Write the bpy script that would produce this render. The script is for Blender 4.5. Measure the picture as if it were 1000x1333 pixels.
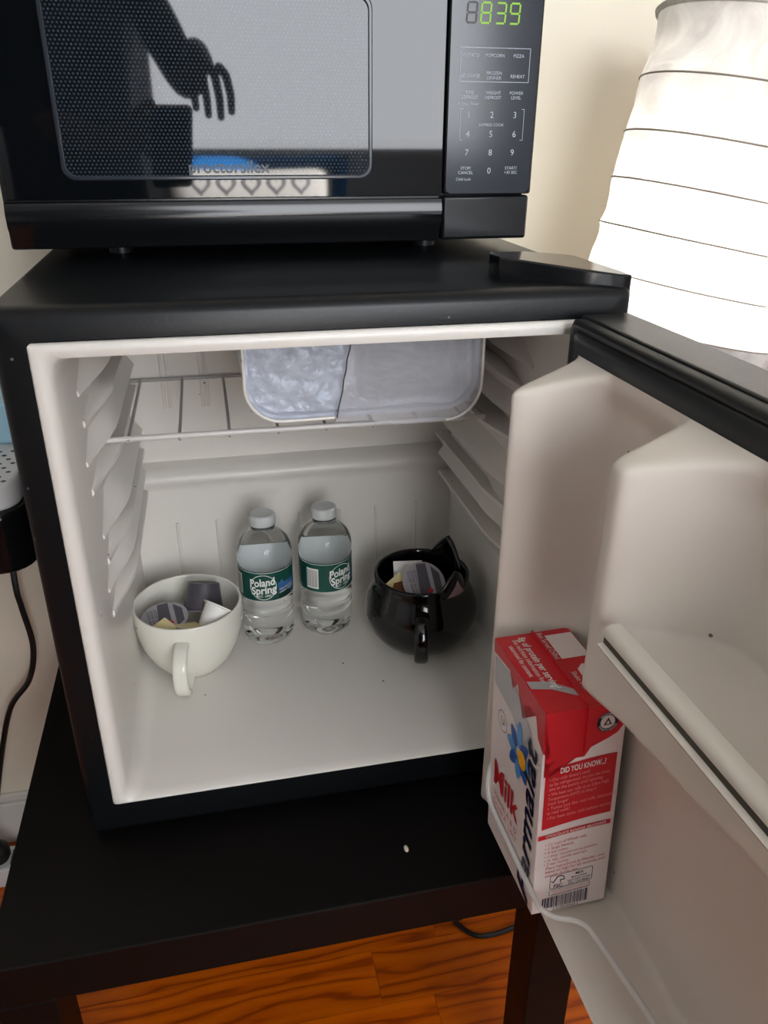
import bpy, bmesh, math, random
from mathutils import Vector, Matrix
from math import sin, cos, pi, radians

for o in list(bpy.data.objects):
    bpy.data.objects.remove(o, do_unlink=True)
scene = bpy.context.scene
COL = scene.collection
random.seed(7)
ZO = 0.4975                       # height of the fridge-frame origin above the floor

# ---------------------------------------------------------------- camera
cam_d = bpy.data.cameras.new('camera')
cam = bpy.data.objects.new('camera', cam_d)
COL.objects.link(cam)
scene.camera = cam
RIGHT = Vector((0.97656951, -0.21513371, 0.00542964)).normalized()
FWD = Vector((0.19608698, 0.87914753, -0.43433802)).normalized()
UP = RIGHT.cross(FWD).normalized()
M = Matrix((RIGHT, UP, -FWD)).transposed().to_4x4()
M.translation = Vector((0.1294, -0.6185, 0.5926 + ZO))
cam.matrix_world = M
cam_d.sensor_fit = 'VERTICAL'
cam_d.sensor_height = 36.0
cam_d.lens = 36.0 * 1038.96 / 1333.0
cam_d.clip_start = 0.01

# ---------------------------------------------------------------- light
world = bpy.data.worlds.new('world')
scene.world = world
world.use_nodes = True
bg = world.node_tree.nodes['Background']
bg.inputs[0].default_value = (0.75, 0.85, 1.0, 1)
bg.inputs[1].default_value = 1.0

def area_light(name, loc, target, sx, sy, power, color):
    l = bpy.data.lights.new(name, 'AREA')
    l.shape = 'RECTANGLE'
    l.size = sx
    l.size_y = sy
    l.energy = power
    l.color = color
    o = bpy.data.objects.new(name, l)
    COL.objects.link(o)
    o.location = loc
    d = Vector(target) - Vector(loc)
    o.rotation_euler = d.to_track_quat('-Z', 'Y').to_euler()
    return o

# daylight entering through the window in the wall behind the viewer
area_light('window_daylight', (0.70, -2.70, 1.63), (0.70, 0.0, 1.63), 1.40, 1.25, 50, (0.94, 0.96, 1.0))
# sun through an opening added in the right-hand wall, sized to light the bed pillow
sun_d = bpy.data.lights.new('sun', 'SUN')
sun_d.energy = 80
sun_d.angle = radians(0.6)
sun_d.color = (1.0, 0.95, 0.88)
sun = bpy.data.objects.new('sun', sun_d)
COL.objects.link(sun)
sun.rotation_euler = Vector((-0.70, -0.55, -0.40)).to_track_quat('-Z', 'Y').to_euler()
vs = scene.view_settings
vs.view_transform = 'Standard'
vs.look = 'None'
vs.exposure = 0.25
vs.gamma = 1.0
vs.use_curve_mapping = False

# ---------------------------------------------------------------- materials
def lin(c):
    c = c / 255.0
    return c / 12.92 if c <= 0.04045 else ((c + 0.055) / 1.055) ** 2.4

def rgb(r, g, b):
    return (lin(r), lin(g), lin(b), 1.0)

def mat(name, col, rough=0.5, metal=0.0, spec=0.5, bump=0.0, bscale=60.0, vary=0.0, vscale=8.0,
        trans=0.0, ior=1.45, coat=0.0, sss=0.0, emit=None, estr=0.0, stretch=None):
    m = bpy.data.materials.new(name)
    m.use_nodes = True
    nt = m.node_tree
    b = nt.nodes['Principled BSDF']
    b.inputs['Base Color'].default_value = col
    b.inputs['Roughness'].default_value = rough
    b.inputs['Metallic'].default_value = metal
    b.inputs['Specular IOR Level'].default_value = spec
    b.inputs['IOR'].default_value = ior
    b.inputs['Transmission Weight'].default_value = trans
    b.inputs['Coat Weight'].default_value = coat
    if sss:
        b.inputs['Subsurface Weight'].default_value = sss
        b.inputs['Subsurface Radius'].default_value = (0.004, 0.004, 0.004)
    if emit:
        b.inputs['Emission Color'].default_value = emit
        b.inputs['Emission Strength'].default_value = estr
    tc = nt.nodes.new('ShaderNodeTexCoord')
    mp = nt.nodes.new('ShaderNodeMapping')
    nt.links.new(tc.outputs['Object'], mp.inputs[0])
    if stretch:
        mp.inputs['Scale'].default_value = stretch
    n = nt.nodes.new('ShaderNodeTexNoise')
    n.inputs['Scale'].default_value = vscale
    n.inputs['Detail'].default_value = 4
    nt.links.new(mp.outputs[0], n.inputs['Vector'])
    if vary:
        mx = nt.nodes.new('ShaderNodeMix')
        mx.data_type = 'RGBA'
        mx.inputs[6].default_value = tuple(max(0, c * (1 - vary)) for c in col[:3]) + (1,)
        mx.inputs[7].default_value = tuple(min(1, c * (1 + vary)) for c in col[:3]) + (1,)
        nt.links.new(n.outputs['Fac'], mx.inputs[0])
        nt.links.new(mx.outputs[2], b.inputs['Base Color'])
    rr = nt.nodes.new('ShaderNodeMapRange')
    rr.inputs[3].default_value = max(0.0, rough * 0.85)
    rr.inputs[4].default_value = min(1.0, rough * 1.15)
    nt.links.new(n.outputs['Fac'], rr.inputs[0])
    nt.links.new(rr.outputs[0], b.inputs['Roughness'])
    if bump:
        n2 = nt.nodes.new('ShaderNodeTexNoise')
        n2.inputs['Scale'].default_value = bscale
        n2.inputs['Detail'].default_value = 5
        nt.links.new(mp.outputs[0], n2.inputs['Vector'])
        bp = nt.nodes.new('ShaderNodeBump')
        bp.inputs['Strength'].default_value = bump
        bp.inputs['Distance'].default_value = 0.004
        nt.links.new(n2.outputs['Fac'], bp.inputs['Height'])
        nt.links.new(bp.outputs[0], b.inputs['Normal'])
    return m

def speckle(m, scale, thresh, col):
    """scatter small dark dirt specks over a material"""
    nt = m.node_tree
    b = nt.nodes['Principled BSDF']
    v = nt.nodes.new('ShaderNodeTexVoronoi')
    v.inputs['Scale'].default_value = scale
    tc = nt.nodes.new('ShaderNodeTexCoord')
    nt.links.new(tc.outputs['Object'], v.inputs['Vector'])
    c = nt.nodes.new('ShaderNodeMath')
    c.operation = 'LESS_THAN'
    c.inputs[1].default_value = thresh
    nt.links.new(v.outputs['Distance'], c.inputs[0])
    mx = nt.nodes.new('ShaderNodeMix')
    mx.data_type = 'RGBA'
    old = b.inputs['Base Color'].links
    if old:
        nt.links.new(old[0].from_socket, mx.inputs[6])
    else:
        mx.inputs[6].default_value = b.inputs['Base Color'].default_value
    mx.inputs[7].default_value = col
    nt.links.new(c.outputs[0], mx.inputs[0])
    nt.links.new(mx.outputs[2], b.inputs['Base Color'])

MT = {}
MT['liner'] = mat('white_plastic', rgb(226, 222, 214), 0.32, vary=0.03, bump=0.02, bscale=30)
speckle(MT['liner'], 26, 0.035, rgb(120, 100, 80))
MT['door_liner'] = mat('cream_white_plastic', rgb(222, 214, 203), 0.34, vary=0.03, bump=0.02, bscale=30)
speckle(MT['door_liner'], 22, 0.03, rgb(110, 95, 80))
MT['shell'] = mat('black_enamel', rgb(13, 16, 18), 0.33, spec=0.35, bump=0.03, bscale=300)
speckle(MT['shell'], 30, 0.035, rgb(90, 95, 95))
MT['gasket'] = mat('black_rubber', rgb(22, 26, 28), 0.4)
MT['shell_top'] = MT['shell']
MT['blackplastic'] = mat('black_gloss_plastic', rgb(14, 16, 18), 0.16)
MT['mwbody'] = mat('microwave_black_plastic', rgb(17, 20, 23), 0.2)
MT['mwglass'] = mat('microwave_dark_glass', rgb(10, 13, 16), 0.03, spec=0.5)
MT['brand_grey'] = mat('dark_grey_print', rgb(66, 72, 78), 0.4)
MT['mwpanel'] = mat('microwave_panel', rgb(40, 46, 54), 0.14)
MT['ink_grey'] = mat('grey_print', rgb(178, 186, 196), 0.5)
MT['wire'] = mat('white_coated_wire', rgb(214, 211, 206), 0.35)
MT['wire_grey'] = mat('grey_coated_wire', rgb(165, 163, 160), 0.35)
MT['table'] = mat('black_brown_foil', rgb(9, 7, 6), 0.5, spec=0.22, vary=0.2, vscale=30)
MT['white_ceramic'] = mat('white_glaze', rgb(226, 224, 212), 0.12, spec=0.6)
MT['black_ceramic'] = mat('black_glaze', rgb(7, 7, 9), 0.07, spec=0.6)
MT['pink'] = mat('dusty_pink_glaze', rgb(150, 118, 124), 0.25)
MT['bottle'] = mat('clear_bottle', (0.97, 0.99, 0.99, 1), 0.01, trans=1.0, ior=1.33)
MT['cap'] = mat('pale_cap_plastic', rgb(196, 200, 198), 0.35)
MT['cap_ring'] = mat('cap_gap_dark', rgb(50, 58, 58), 0.4)
MT['label_green'] = mat('label_green', rgb(12, 74, 62), 0.3, vary=0.35, vscale=90)
MT['label_blue'] = mat('label_lake_blue', rgb(58, 104, 160), 0.35, vary=0.35, vscale=160)
MT['label_dark'] = mat('label_pine_dark', rgb(8, 44, 38), 0.35, vary=0.3, vscale=160)
MT['white_print'] = mat('white_print', rgb(235, 235, 230), 0.45)
MT['pod_grey'] = mat('grey_pod_plastic', rgb(74, 70, 78), 0.38)
MT['pod_white'] = mat('white_pod_plastic', rgb(232, 230, 224), 0.35)
MT['foil'] = mat('foil_lid', rgb(176, 172, 176), 0.3, metal=0.35, bump=0.4, bscale=160)
MT['foil_dark'] = mat('foil_print_dark', rgb(82, 80, 88), 0.35)
MT['butter'] = mat('butter_wrap', rgb(228, 214, 160), 0.4, vary=0.1, vscale=60)
MT['butter_brown'] = mat('packet_brown_print', rgb(120, 66, 30), 0.45)
MT['red'] = mat('carton_red', rgb(205, 28, 40), 0.35)
MT['carton'] = mat('carton_white', rgb(238, 226, 222), 0.38, bump=0.03, bscale=40)
MT['navy'] = mat('carton_navy', rgb(18, 20, 52), 0.4)
MT['blue'] = mat('carton_blue', rgb(38, 88, 170), 0.4)
MT['lightblue'] = mat('carton_light_blue', rgb(86, 150, 215), 0.4)
MT['yellow'] = mat('carton_yellow', rgb(244, 176, 26), 0.4)
MT['pinkprint'] = mat('carton_pink_text', rgb(236, 150, 150), 0.4)
MT['redprint'] = mat('carton_red_text', rgb(205, 92, 96), 0.4)
MT['silver_print'] = mat('carton_silver', rgb(188, 186, 188), 0.25, metal=0.25)
MT['dark_print'] = mat('dark_print', rgb(52, 50, 60), 0.45)
MT['wall'] = mat('cream_wall_paint', rgb(240, 232, 212), 0.65, vary=0.03, vscale=3, bump=0.05, bscale=200)
MT['wall_white'] = mat('white_wall_paint', rgb(214, 214, 212), 0.7, vary=0.02, vscale=3)
MT['trim'] = mat('white_trim_paint', rgb(225, 222, 214), 0.4)
MT['rod'] = mat('ivory_trim', rgb(218, 212, 200), 0.25)
MT['rod_dark'] = mat('groove_dark', rgb(58, 54, 44), 0.5)
MT['cord'] = mat('black_cord', rgb(14, 14, 15), 0.45)
MT['frost'] = mat('frosted_aluminium', rgb(214, 220, 230), 0.38, metal=0.35, bump=0.9, bscale=70, vary=0.2, vscale=26)
MT['ice'] = mat('ice', rgb(206, 212, 222), 0.3, metal=0.2, bump=1.0, bscale=90, vary=0.5, vscale=55)
def milky(name, col, clear):
    m = mat(name, col, 0.25)
    nt = m.node_tree
    out = nt.nodes['Material Output']
    tr = nt.nodes.new('ShaderNodeBsdfTransparent')
    tr.inputs[0].default_value = (0.96, 0.97, 1.0, 1)
    mx = nt.nodes.new('ShaderNodeMixShader')
    mx.inputs[0].default_value = clear
    nt.links.new(nt.nodes['Principled BSDF'].outputs[0], mx.inputs[1])
    nt.links.new(tr.outputs[0], mx.inputs[2])
    nt.links.new(mx.outputs[0], out.inputs[0])
    return m
MT['flap'] = milky('clear_milky_plastic', rgb(222, 224, 228), 0.80)
MT['flap_thick'] = milky('milky_plastic', rgb(212, 211, 212), 0.66)
MT['crumb'] = mat('crumb', rgb(225, 215, 195), 0.7)
MT['appliance_white'] = mat('appliance_white', rgb(222, 222, 222), 0.4)
MT['appliance_blue'] = mat('appliance_blue', rgb(165, 208, 226), 0.25)
MT['hole'] = mat('dark_hole', rgb(70, 68, 72), 0.7)
MT['fabric_white'] = mat('white_cotton', rgb(236, 236, 236), 0.8, bump=0.2, bscale=300)
MT['fabric_blue'] = mat('blue_cotton', rgb(40, 130, 215), 0.8)
MT['heart'] = mat('grey_heart_print', rgb(128, 128, 136), 0.8)
MT['dark_wood'] = mat('dark_furniture', rgb(36, 32, 34), 0.5)
MT['metal_black'] = mat('black_metal', rgb(20, 20, 20), 0.4, metal=0.6)

def emission(name, col, s):
    return mat(name, (0.01, 0.01, 0.01, 1), 0.5, emit=col, estr=s)
MT['led'] = emission('led_green', rgb(170, 235, 70), 0.62)
MT['led_off'] = mat('led_unlit', rgb(64, 62, 66), 0.5)

def wood_mat():
    m = bpy.data.materials.new('oak_floor')
    m.use_nodes = True
    nt = m.node_tree
    b = nt.nodes['Principled BSDF']
    tc = nt.nodes.new('ShaderNodeTexCoord')
    oi = nt.nodes.new('ShaderNodeObjectInfo')
    add = nt.nodes.new('ShaderNodeVectorMath')
    add.operation = 'ADD'
    sc = nt.nodes.new('ShaderNodeVectorMath')
    sc.operation = 'SCALE'
    sc.inputs['Scale'].default_value = 9.0
    nt.links.new(oi.outputs['Random'], sc.inputs[0])
    nt.links.new(tc.outputs['Object'], add.inputs[0])
    nt.links.new(sc.outputs[0], add.inputs[1])
    mp = nt.nodes.new('ShaderNodeMapping')
    mp.inputs['Scale'].default_value = (1.3, 9.0, 9.0)
    nt.links.new(add.outputs[0], mp.inputs[0])
    n0 = nt.nodes.new('ShaderNodeTexNoise')
    n0.inputs['Scale'].default_value = 2.2
    n0.inputs['Detail'].default_value = 3
    nt.links.new(mp.outputs[0], n0.inputs['Vector'])
    w = nt.nodes.new('ShaderNodeTexWave')
    w.wave_type = 'BANDS'
    w.bands_direction = 'Y'
    w.inputs['Scale'].default_value = 1.6
    w.inputs['Distortion'].default_value = 11.0
    w.inputs['Detail'].default_value = 3.0
    w.inputs['Detail Scale'].default_value = 1.6
    nt.links.new(mp.outputs[0], w.inputs['Vector'])
    cr = nt.nodes.new('ShaderNodeValToRGB')
    cr.color_ramp.elements[0].position = 0.0
    cr.color_ramp.elements[0].color = rgb(136, 58, 20)
    cr.color_ramp.elements[1].position = 0.16
    cr.color_ramp.elements[1].color = rgb(172, 80, 30)
    e = cr.color_ramp.elements.new(1.0)
    e.color = rgb(188, 96, 40)
    nt.links.new(w.outputs['Fac'], cr.inputs[0])
    mx = nt.nodes.new('ShaderNodeMix')
    mx.data_type = 'RGBA'
    mx.blend_type = 'MULTIPLY'
    mx.inputs[0].default_value = 0.5
    nt.links.new(cr.outputs[0], mx.inputs[6])
    nt.links.new(n0.outputs['Color'], mx.inputs[7])
    hs = nt.nodes.new('ShaderNodeHueSaturation')
    mr = nt.nodes.new('ShaderNodeMapRange')
    mr.inputs[3].default_value = 1.25
    mr.inputs[4].default_value = 1.5
    nt.links.new(oi.outputs['Random'], mr.inputs[0])
    nt.links.new(mr.outputs[0], hs.inputs['Value'])
    hs.inputs['Saturation'].default_value = 1.1
    # keep the noise tint neutral
    bw = nt.nodes.new('ShaderNodeRGBToBW')
    nt.links.new(n0.outputs['Color'], bw.inputs[0])
    nt.links.new(bw.outputs[0], mx.inputs[7])
    nt.links.new(mx.outputs[2], hs.inputs['Color'])
    nt.links.new(hs.outputs[0], b.inputs['Base Color'])
    b.inputs['Roughness'].default_value = 0.3
    return m
MT['oak'] = wood_mat()

def mesh_window_mat():
    """dark glass with the perforated screen behind it: a hexagonal grid of small pale dots"""
    m = mat('microwave_window_screen', rgb(16, 20, 24), 0.03, spec=0.5)
    nt = m.node_tree
    b = nt.nodes['Principled BSDF']
    tc = nt.nodes.new('ShaderNodeTexCoord')
    sx = nt.nodes.new('ShaderNodeSeparateXYZ')
    nt.links.new(tc.outputs['Object'], sx.inputs[0])
    def math_(op, a, bb):
        n = nt.nodes.new('ShaderNodeMath')
        n.operation = op
        for i, v in enumerate((a, bb)):
            if v is None:
                continue
            if isinstance(v, (int, float)):
                n.inputs[i].default_value = v
            else:
                nt.links.new(v, n.inputs[i])
        return n.outputs[0]
    P = 0.0036
    row = math_('DIVIDE', sx.outputs['Z'], P * 0.866)
    ri = math_('FLOOR', row, None)
    odd = math_('MULTIPLY', math_('FLOORED_MODULO', ri, 2.0), 0.5)
    cx = math_('ADD', math_('DIVIDE', sx.outputs['X'], P), odd)
    fx = math_('SUBTRACT', math_('FRACT', cx, None), 0.5)
    fz = math_('MULTIPLY', math_('SUBTRACT', math_('FRACT', row, None), 0.5), 0.866)
    d = math_('SQRT', math_('ADD', math_('MULTIPLY', fx, fx), math_('MULTIPLY', fz, fz)), None)
    dot = math_('LESS_THAN', d, 0.24)
    mx = nt.nodes.new('ShaderNodeMix')
    mx.data_type = 'RGBA'
    mx.inputs[6].default_value = rgb(20, 25, 30)
    mx.inputs[7].default_value = rgb(52, 58, 64)
    nt.links.new(dot, mx.inputs[0])
    nt.links.new(mx.outputs[2], b.inputs['Base Color'])
    return m
MT['mwscreen'] = mesh_window_mat()

def paper_mat():
    m = bpy.data.materials.new('rice_paper')
    m.use_nodes = True
    nt = m.node_tree
    for n in list(nt.nodes):
        nt.nodes.remove(n)
    out = nt.nodes.new('ShaderNodeOutputMaterial')
    dif = nt.nodes.new('ShaderNodeBsdfDiffuse')
    trn = nt.nodes.new('ShaderNodeBsdfTranslucent')
    mix = nt.nodes.new('ShaderNodeMixShader')
    mix.inputs[0].default_value = 0.30
    tc = nt.nodes.new('ShaderNodeTexCoord')
    n = nt.nodes.new('ShaderNodeTexNoise')
    n.inputs['Scale'].default_value = 14
    n.inputs['Detail'].default_value = 6
    n.inputs['Distortion'].default_value = 1.2
    nt.links.new(tc.outputs['Object'], n.inputs['Vector'])
    cr = nt.nodes.new('ShaderNodeValToRGB')
    cr.color_ramp.elements[0].position = 0.3
    cr.color_ramp.elements[0].color = (0.52, 0.50, 0.48, 1)
    cr.color_ramp.elements[1].position = 0.7
    cr.color_ramp.elements[1].color = (0.86, 0.84, 0.80, 1)
    nt.links.new(n.outputs['Fac'], cr.inputs[0])
    bp = nt.nodes.new('ShaderNodeBump')
    bp.inputs['Strength'].default_value = 0.8
    bp.inputs['Distance'].default_value = 0.006
    nt.links.new(n.outputs['Fac'], bp.inputs['Height'])
    for s in (dif, trn):
        nt.links.new(cr.outputs[0], s.inputs['Color'])
        nt.links.new(bp.outputs[0], s.inputs['Normal'])
    nt.links.new(dif.outputs[0], mix.inputs[1])
    nt.links.new(trn.outputs[0], mix.inputs[2])
    nt.links.new(mix.outputs[0], out.inputs[0])
    return m
MT['paper'] = paper_mat()

# ---------------------------------------------------------------- builders
class Thing:
    """an Empty at the base of a thing; org is in fridge-frame coordinates"""
    def __init__(self, name, label, cat, org, group=None, rot=(0, 0, 0), kind=None):
        self.org = Vector(org)
        self.o = bpy.data.objects.new(name, None)
        self.o.empty_display_size = 0.03
        COL.objects.link(self.o)
        self.o.location = self.org + Vector((0, 0, ZO))
        self.o.rotation_euler = rot
        if kind:
            self.o['kind'] = kind
        else:
            self.o['label'] = label
            self.o['category'] = cat
            if group:
                self.o['group'] = group

def finish(name, bm, m, parent=None, smooth=True, bevel=0.0, seg=2, angle=35, label=None):
    bmesh.ops.recalc_face_normals(bm, faces=bm.faces)
    me = bpy.data.meshes.new(name)
    bm.to_mesh(me)
    bm.free()
    if smooth:
        for p in me.polygons:
            p.use_smooth = True
    ms = m if isinstance(m, (list, tuple)) else [m]
    for k in ms:
        me.materials.append(MT[k] if isinstance(k, str) else k)
    o = bpy.data.objects.new(name, me)
    COL.objects.link(o)
    if parent is not None:
        o.parent = parent.o if isinstance(parent, Thing) else parent
    if bevel:
        b = o.modifiers.new('bevel', 'BEVEL')
        b.width = bevel
        b.segments = seg
        b.limit_method = 'ANGLE'
        b.angle_limit = radians(40)
    if smooth:
        try:
            me.set_sharp_from_angle(angle=radians(angle if not bevel else 60))
        except Exception:
            pass
    if label:
        o['label'] = label
    return o

def tag(o, label, cat, group=None):
    o['label'] = label
    o['category'] = cat
    if group:
        o['group'] = group
    return o

def bmn():
    return bmesh.new()

def box(bm, x0, x1, y0, y1, z0, z1, mi=0):
    v = [bm.verts.new(p) for p in ((x0, y0, z0), (x1, y0, z0), (x1, y1, z0), (x0, y1, z0),
                                   (x0, y0, z1), (x1, y0, z1), (x1, y1, z1), (x0, y1, z1))]
    for q in ((0, 3, 2, 1), (4, 5, 6, 7), (0, 1, 5, 4), (1, 2, 6, 5), (2, 3, 7, 6), (3, 0, 4, 7)):
        f = bm.faces.new([v[i] for i in q])
        f.material_index = mi
    return v

def lathe(bm, prof, n=48, c=(0, 0, 0), cap0=False, cap1=False):
    """prof: list of (r, z)"""
    rings = []
    for r, z in prof:
        rings.append([bm.verts.new((c[0] + r * cos(2 * pi * k / n), c[1] + r * sin(2 * pi * k / n), c[2] + z)) for k in range(n)])
    for a, b in zip(rings, rings[1:]):
        for k in range(n):
            bm.faces.new((a[k], a[(k + 1) % n], b[(k + 1) % n], b[k]))
    if cap0:
        bm.faces.new(list(reversed(rings[0])))
    if cap1:
        bm.faces.new(rings[-1])
    return rings

def tube(bm, pts, r, n=10, closed=False, caps=True, flat=1.0):
    pts = [Vector(p) for p in pts]
    N = len(pts)
    rings = []
    up = None
    for i, p in enumerate(pts):
        if closed:
            t = (pts[(i + 1) % N] - pts[i - 1]).normalized()
        else:
            t = (pts[min(i + 1, N - 1)] - pts[max(i - 1, 0)]).normalized()
        if up is None:
            up = Vector((0, 0, 1)) if abs(t.z) < 0.9 else Vector((1, 0, 0))
        s = t.cross(up)
        if s.length < 1e-6:
            s = t.orthogonal()
        s.normalize()
        up = s.cross(t).normalized()
        rr = r(i / max(1, N - 1)) if callable(r) else r
        rings.append([bm.verts.new(p + s * rr * cos(2 * pi * k / n) + up * rr * flat * sin(2 * pi * k / n)) for k in range(n)])
    pairs = list(zip(rings, rings[1:]))
    if closed:
        pairs.append((rings[-1], rings[0]))
    for a, b in pairs:
        for k in range(n):
            bm.faces.new((a[k], a[(k + 1) % n], b[(k + 1) % n], b[k]))
    if caps and not closed:
        bm.faces.new(list(reversed(rings[0])))
        bm.faces.new(rings[-1])

def spline(pts, n=8):
    """Catmull-Rom through points"""
    P = [Vector(p) for p in pts]
    P = [2 * P[0] - P[1]] + P + [2 * P[-1] - P[-2]]
    out = []
    for i in range(1, len(P) - 2):
        a, b, c, d = P[i - 1:i + 3]
        for k in range(n):
            t = k / n
            out.append(0.5 * ((2 * b) + (-a + c) * t + (2 * a - 5 * b + 4 * c - d) * t * t + (-a + 3 * b - 3 * c + d) * t ** 3))
    out.append(P[-2])
    return out

def rrect(x0, x1, z0, z1, r, seg=6):
    """rounded rectangle outline, counter-clockwise in (x,z)"""
    pts = []
    for cx, cz, a0 in ((x1 - r, z0 + r, -pi / 2), (x1 - r, z1 - r, 0), (x0 + r, z1 - r, pi / 2), (x0 + r, z0 + r, pi)):
        for k in range(seg + 1):
            a = a0 + pi / 2 * k / seg
            pts.append((cx + r * cos(a), cz + r * sin(a)))
    return pts

def loft(bm, loops, close0=False, close1=False, mi=0):
    R = [[bm.verts.new(p) for p in l] for l in loops]
    n = len(R[0])
    for a, b in zip(R, R[1:]):
        for k in range(n):
            f = bm.faces.new((a[k], a[(k + 1) % n], b[(k + 1) % n], b[k]))
            f.material_index = mi
    if close0:
        bm.faces.new(list(reversed(R[0]))).material_index = mi
    if close1:
        bm.faces.new(R[-1]).material_index = mi
    return R

def prism(bm, poly, f0, f1):
    """extrude a 2D polygon between two mapping functions"""
    a = [bm.verts.new(f0(*p)) for p in poly]
    b = [bm.verts.new(f1(*p)) for p in poly]
    n = len(poly)
    bm.faces.new(list(reversed(a)))
    bm.faces.new(b)
    for k in range(n):
        bm.faces.new((a[k], a[(k + 1) % n], b[(k + 1) % n], b[k]))

_text_cache = {}
def text_geo(s, size=1.0, bold=0.0, shear=0.0, align='CENTER', spacing=1.0, line=1.0):
    key = (s, bold, shear, align, spacing, line)
    if key not in _text_cache:
        cu = bpy.data.curves.new('lettering', 'FONT')
        cu.body = s
        cu.size = 1.0
        cu.offset = bold
        cu.shear = shear
        cu.align_x = align
        cu.align_y = 'CENTER'
        cu.space_character = spacing
        cu.space_line = line
        cu.resolution_u = 3
        to = bpy.data.objects.new('lettering', cu)
        COL.objects.link(to)
        dg = bpy.context.evaluated_depsgraph_get()
        dg.update()
        me = to.evaluated_get(dg).to_mesh()
        V = [(v.co.x, v.co.y) for v in me.vertices]
        Fc = [tuple(p.vertices) for p in me.polygons]
        to.evaluated_get(dg).to_mesh_clear()
        bpy.data.objects.remove(to, do_unlink=True)
        bpy.data.curves.remove(cu)
        _text_cache[key] = (V, Fc)
    V, Fc = _text_cache[key]
    return [(x * size, y * size) for x, y in V], Fc

def text_part(name, s, size, fn, m, parent, bold=0.0, shear=0.0, align='CENTER', spacing=1.0, width=None, line=1.0):
    V, Fc = text_geo(s, size, bold, shear, align, spacing, line)
    if width and V:
        w = max(v[0] for v in V) - min(v[0] for v in V)
        k = width / w if w > 0 else 1
        V = [(x * k, y) for x, y in V]
    me = bpy.data.meshes.new(name)
    me.from_pydata([fn(x, y) for x, y in V], [], Fc)
    me.materials.append(MT[m])
    o = bpy.data.objects.new(name, me)
    COL.objects.link(o)
    o.parent = parent.o if isinstance(parent, Thing) else parent
    return o

def flat_part(name, poly, fn, m, parent, label=None):
    """thin printed patch from a polygon (u,v)"""
    bm = bmn()
    vs_ = [bm.verts.new(fn(*p)) for p in poly]
    f = bm.faces.new(vs_)
    bmesh.ops.triangulate(bm, faces=[f])
    return finish(name, bm, m, parent, smooth=False, label=label)

def ring_poly_part(name, outer, inner, fn, m, parent):
    bm = bmn()
    a = [bm.verts.new(fn(*p)) for p in outer]
    b = [bm.verts.new(fn(*p)) for p in inner]
    n = len(a)
    for k in range(n):
        bm.faces.new((a[k], a[(k + 1) % n], b[(k + 1) % n], b[k]))
    return finish(name, bm, m, parent, smooth=False)

def ellipse(cx, cy, rx, ry, n=36):
    return [(cx + rx * cos(2 * pi * k / n), cy + ry * sin(2 * pi * k / n)) for k in range(n)]

def sm(a, b, t):
    t = max(0.0, min(1.0, (t - a) / (b - a)))
    return t * t * (3 - 2 * t)

def structure(o):
    o['kind'] = 'structure'
    return o

# ---------------------------------------------------------------- the room
RX0, RX1, RY0, RY1, RZ1 = -1.75, 2.3, -2.78, 0.475, 2.45

bm = bmn(); box(bm, RX0, RX1, RY0, RY1, -0.06, -0.012)
floor = structure(finish('floor', bm, 'oak', smooth=False))
PW = 0.083
plank_mesh = {}
y = RY1
row = 0
rnd = random.Random(3)
while y > -0.75:
    x = RX0 + 0.2 + rnd.random() * 0.7 - 0.9
    while x < RX1:
        L = rnd.choice((0.9, 1.2, 1.5))
        a, b = max(x, RX0), min(x + L, RX1)
        if b - a > 0.02:
            bm = bmn(); box(bm, -(b - a) / 2 + 0.0002, (b - a) / 2 - 0.0002, -PW / 2 + 0.0002, PW / 2 - 0.0002, -0.012, 0)
            p = finish('plank', bm, 'oak', floor, smooth=False)
            p.location = ((a + b) / 2, y - PW / 2, 0)
        x += L
    y -= PW
    row += 1
bm = bmn(); box(bm, RX0, RX1, RY0, y, -0.012, 0)
finish('plank_field', bm, 'oak', floor, smooth=False)

bm = bmn(); box(bm, RX0, RX1, RY1, RY1 + 0.06, 0, RZ1)
structure(finish('wall_back', bm, 'wall', smooth=False))
bm = bmn(); box(bm, RX0, RX1, RY1 - 0.013, RY1, 0, 0.085)
box(bm, RX0, RX1, RY1 - 0.008, RY1, 0.085, 0.1)
structure(finish('baseboard_back', bm, 'trim', smooth=False, bevel=0.003))
bm = bmn(); box(bm, RX0 - 0.1, RX0, RY0 - 0.1, RY1 + 0.06, 0, RZ1)
structure(finish('wall_left', bm, 'wall_white', smooth=False))
bm = bmn(); box(bm, RX0, RX1, RY0, RY1, RZ1, RZ1 + 0.06)
structure(finish('ceiling', bm, 'wall_white', smooth=False))

def wall_with_hole(bm, u0, u1, z0, z1, hu0, hu1, hz0, hz1, fn):
    for a, b, c, d in ((u0, hu0, z0, z1), (hu1, u1, z0, z1), (hu0, hu1, z0, hz0), (hu0, hu1, hz1, z1)):
        fn(bm, a, b, c, d)
bm = bmn()
wall_with_hole(bm, RX0, RX1, 0, RZ1, 0.00, 1.40, 1.00, 2.25, lambda m, a, b, c, d: box(m, a, b, RY0 - 0.1, RY0, c, d))
structure(finish('wall_front', bm, 'wall_white', smooth=False))
bm = bmn()
wall_with_hole(bm, RY0 - 0.1, RY1 + 0.06, 0, RZ1, -0.22, 0.22, 1.88, 2.28, lambda m, a, b, c, d: box(m, RX1, RX1 + 0.06, a, b, c, d))  # hole added here and sized to the sunbeam that falls on the pillow
structure(finish('wall_right', bm, 'wall_white', smooth=False))
w1 = Thing('window_1', None, None, (0.70, RY0, 1.00 - ZO), kind='structure')
bm = bmn()
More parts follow.
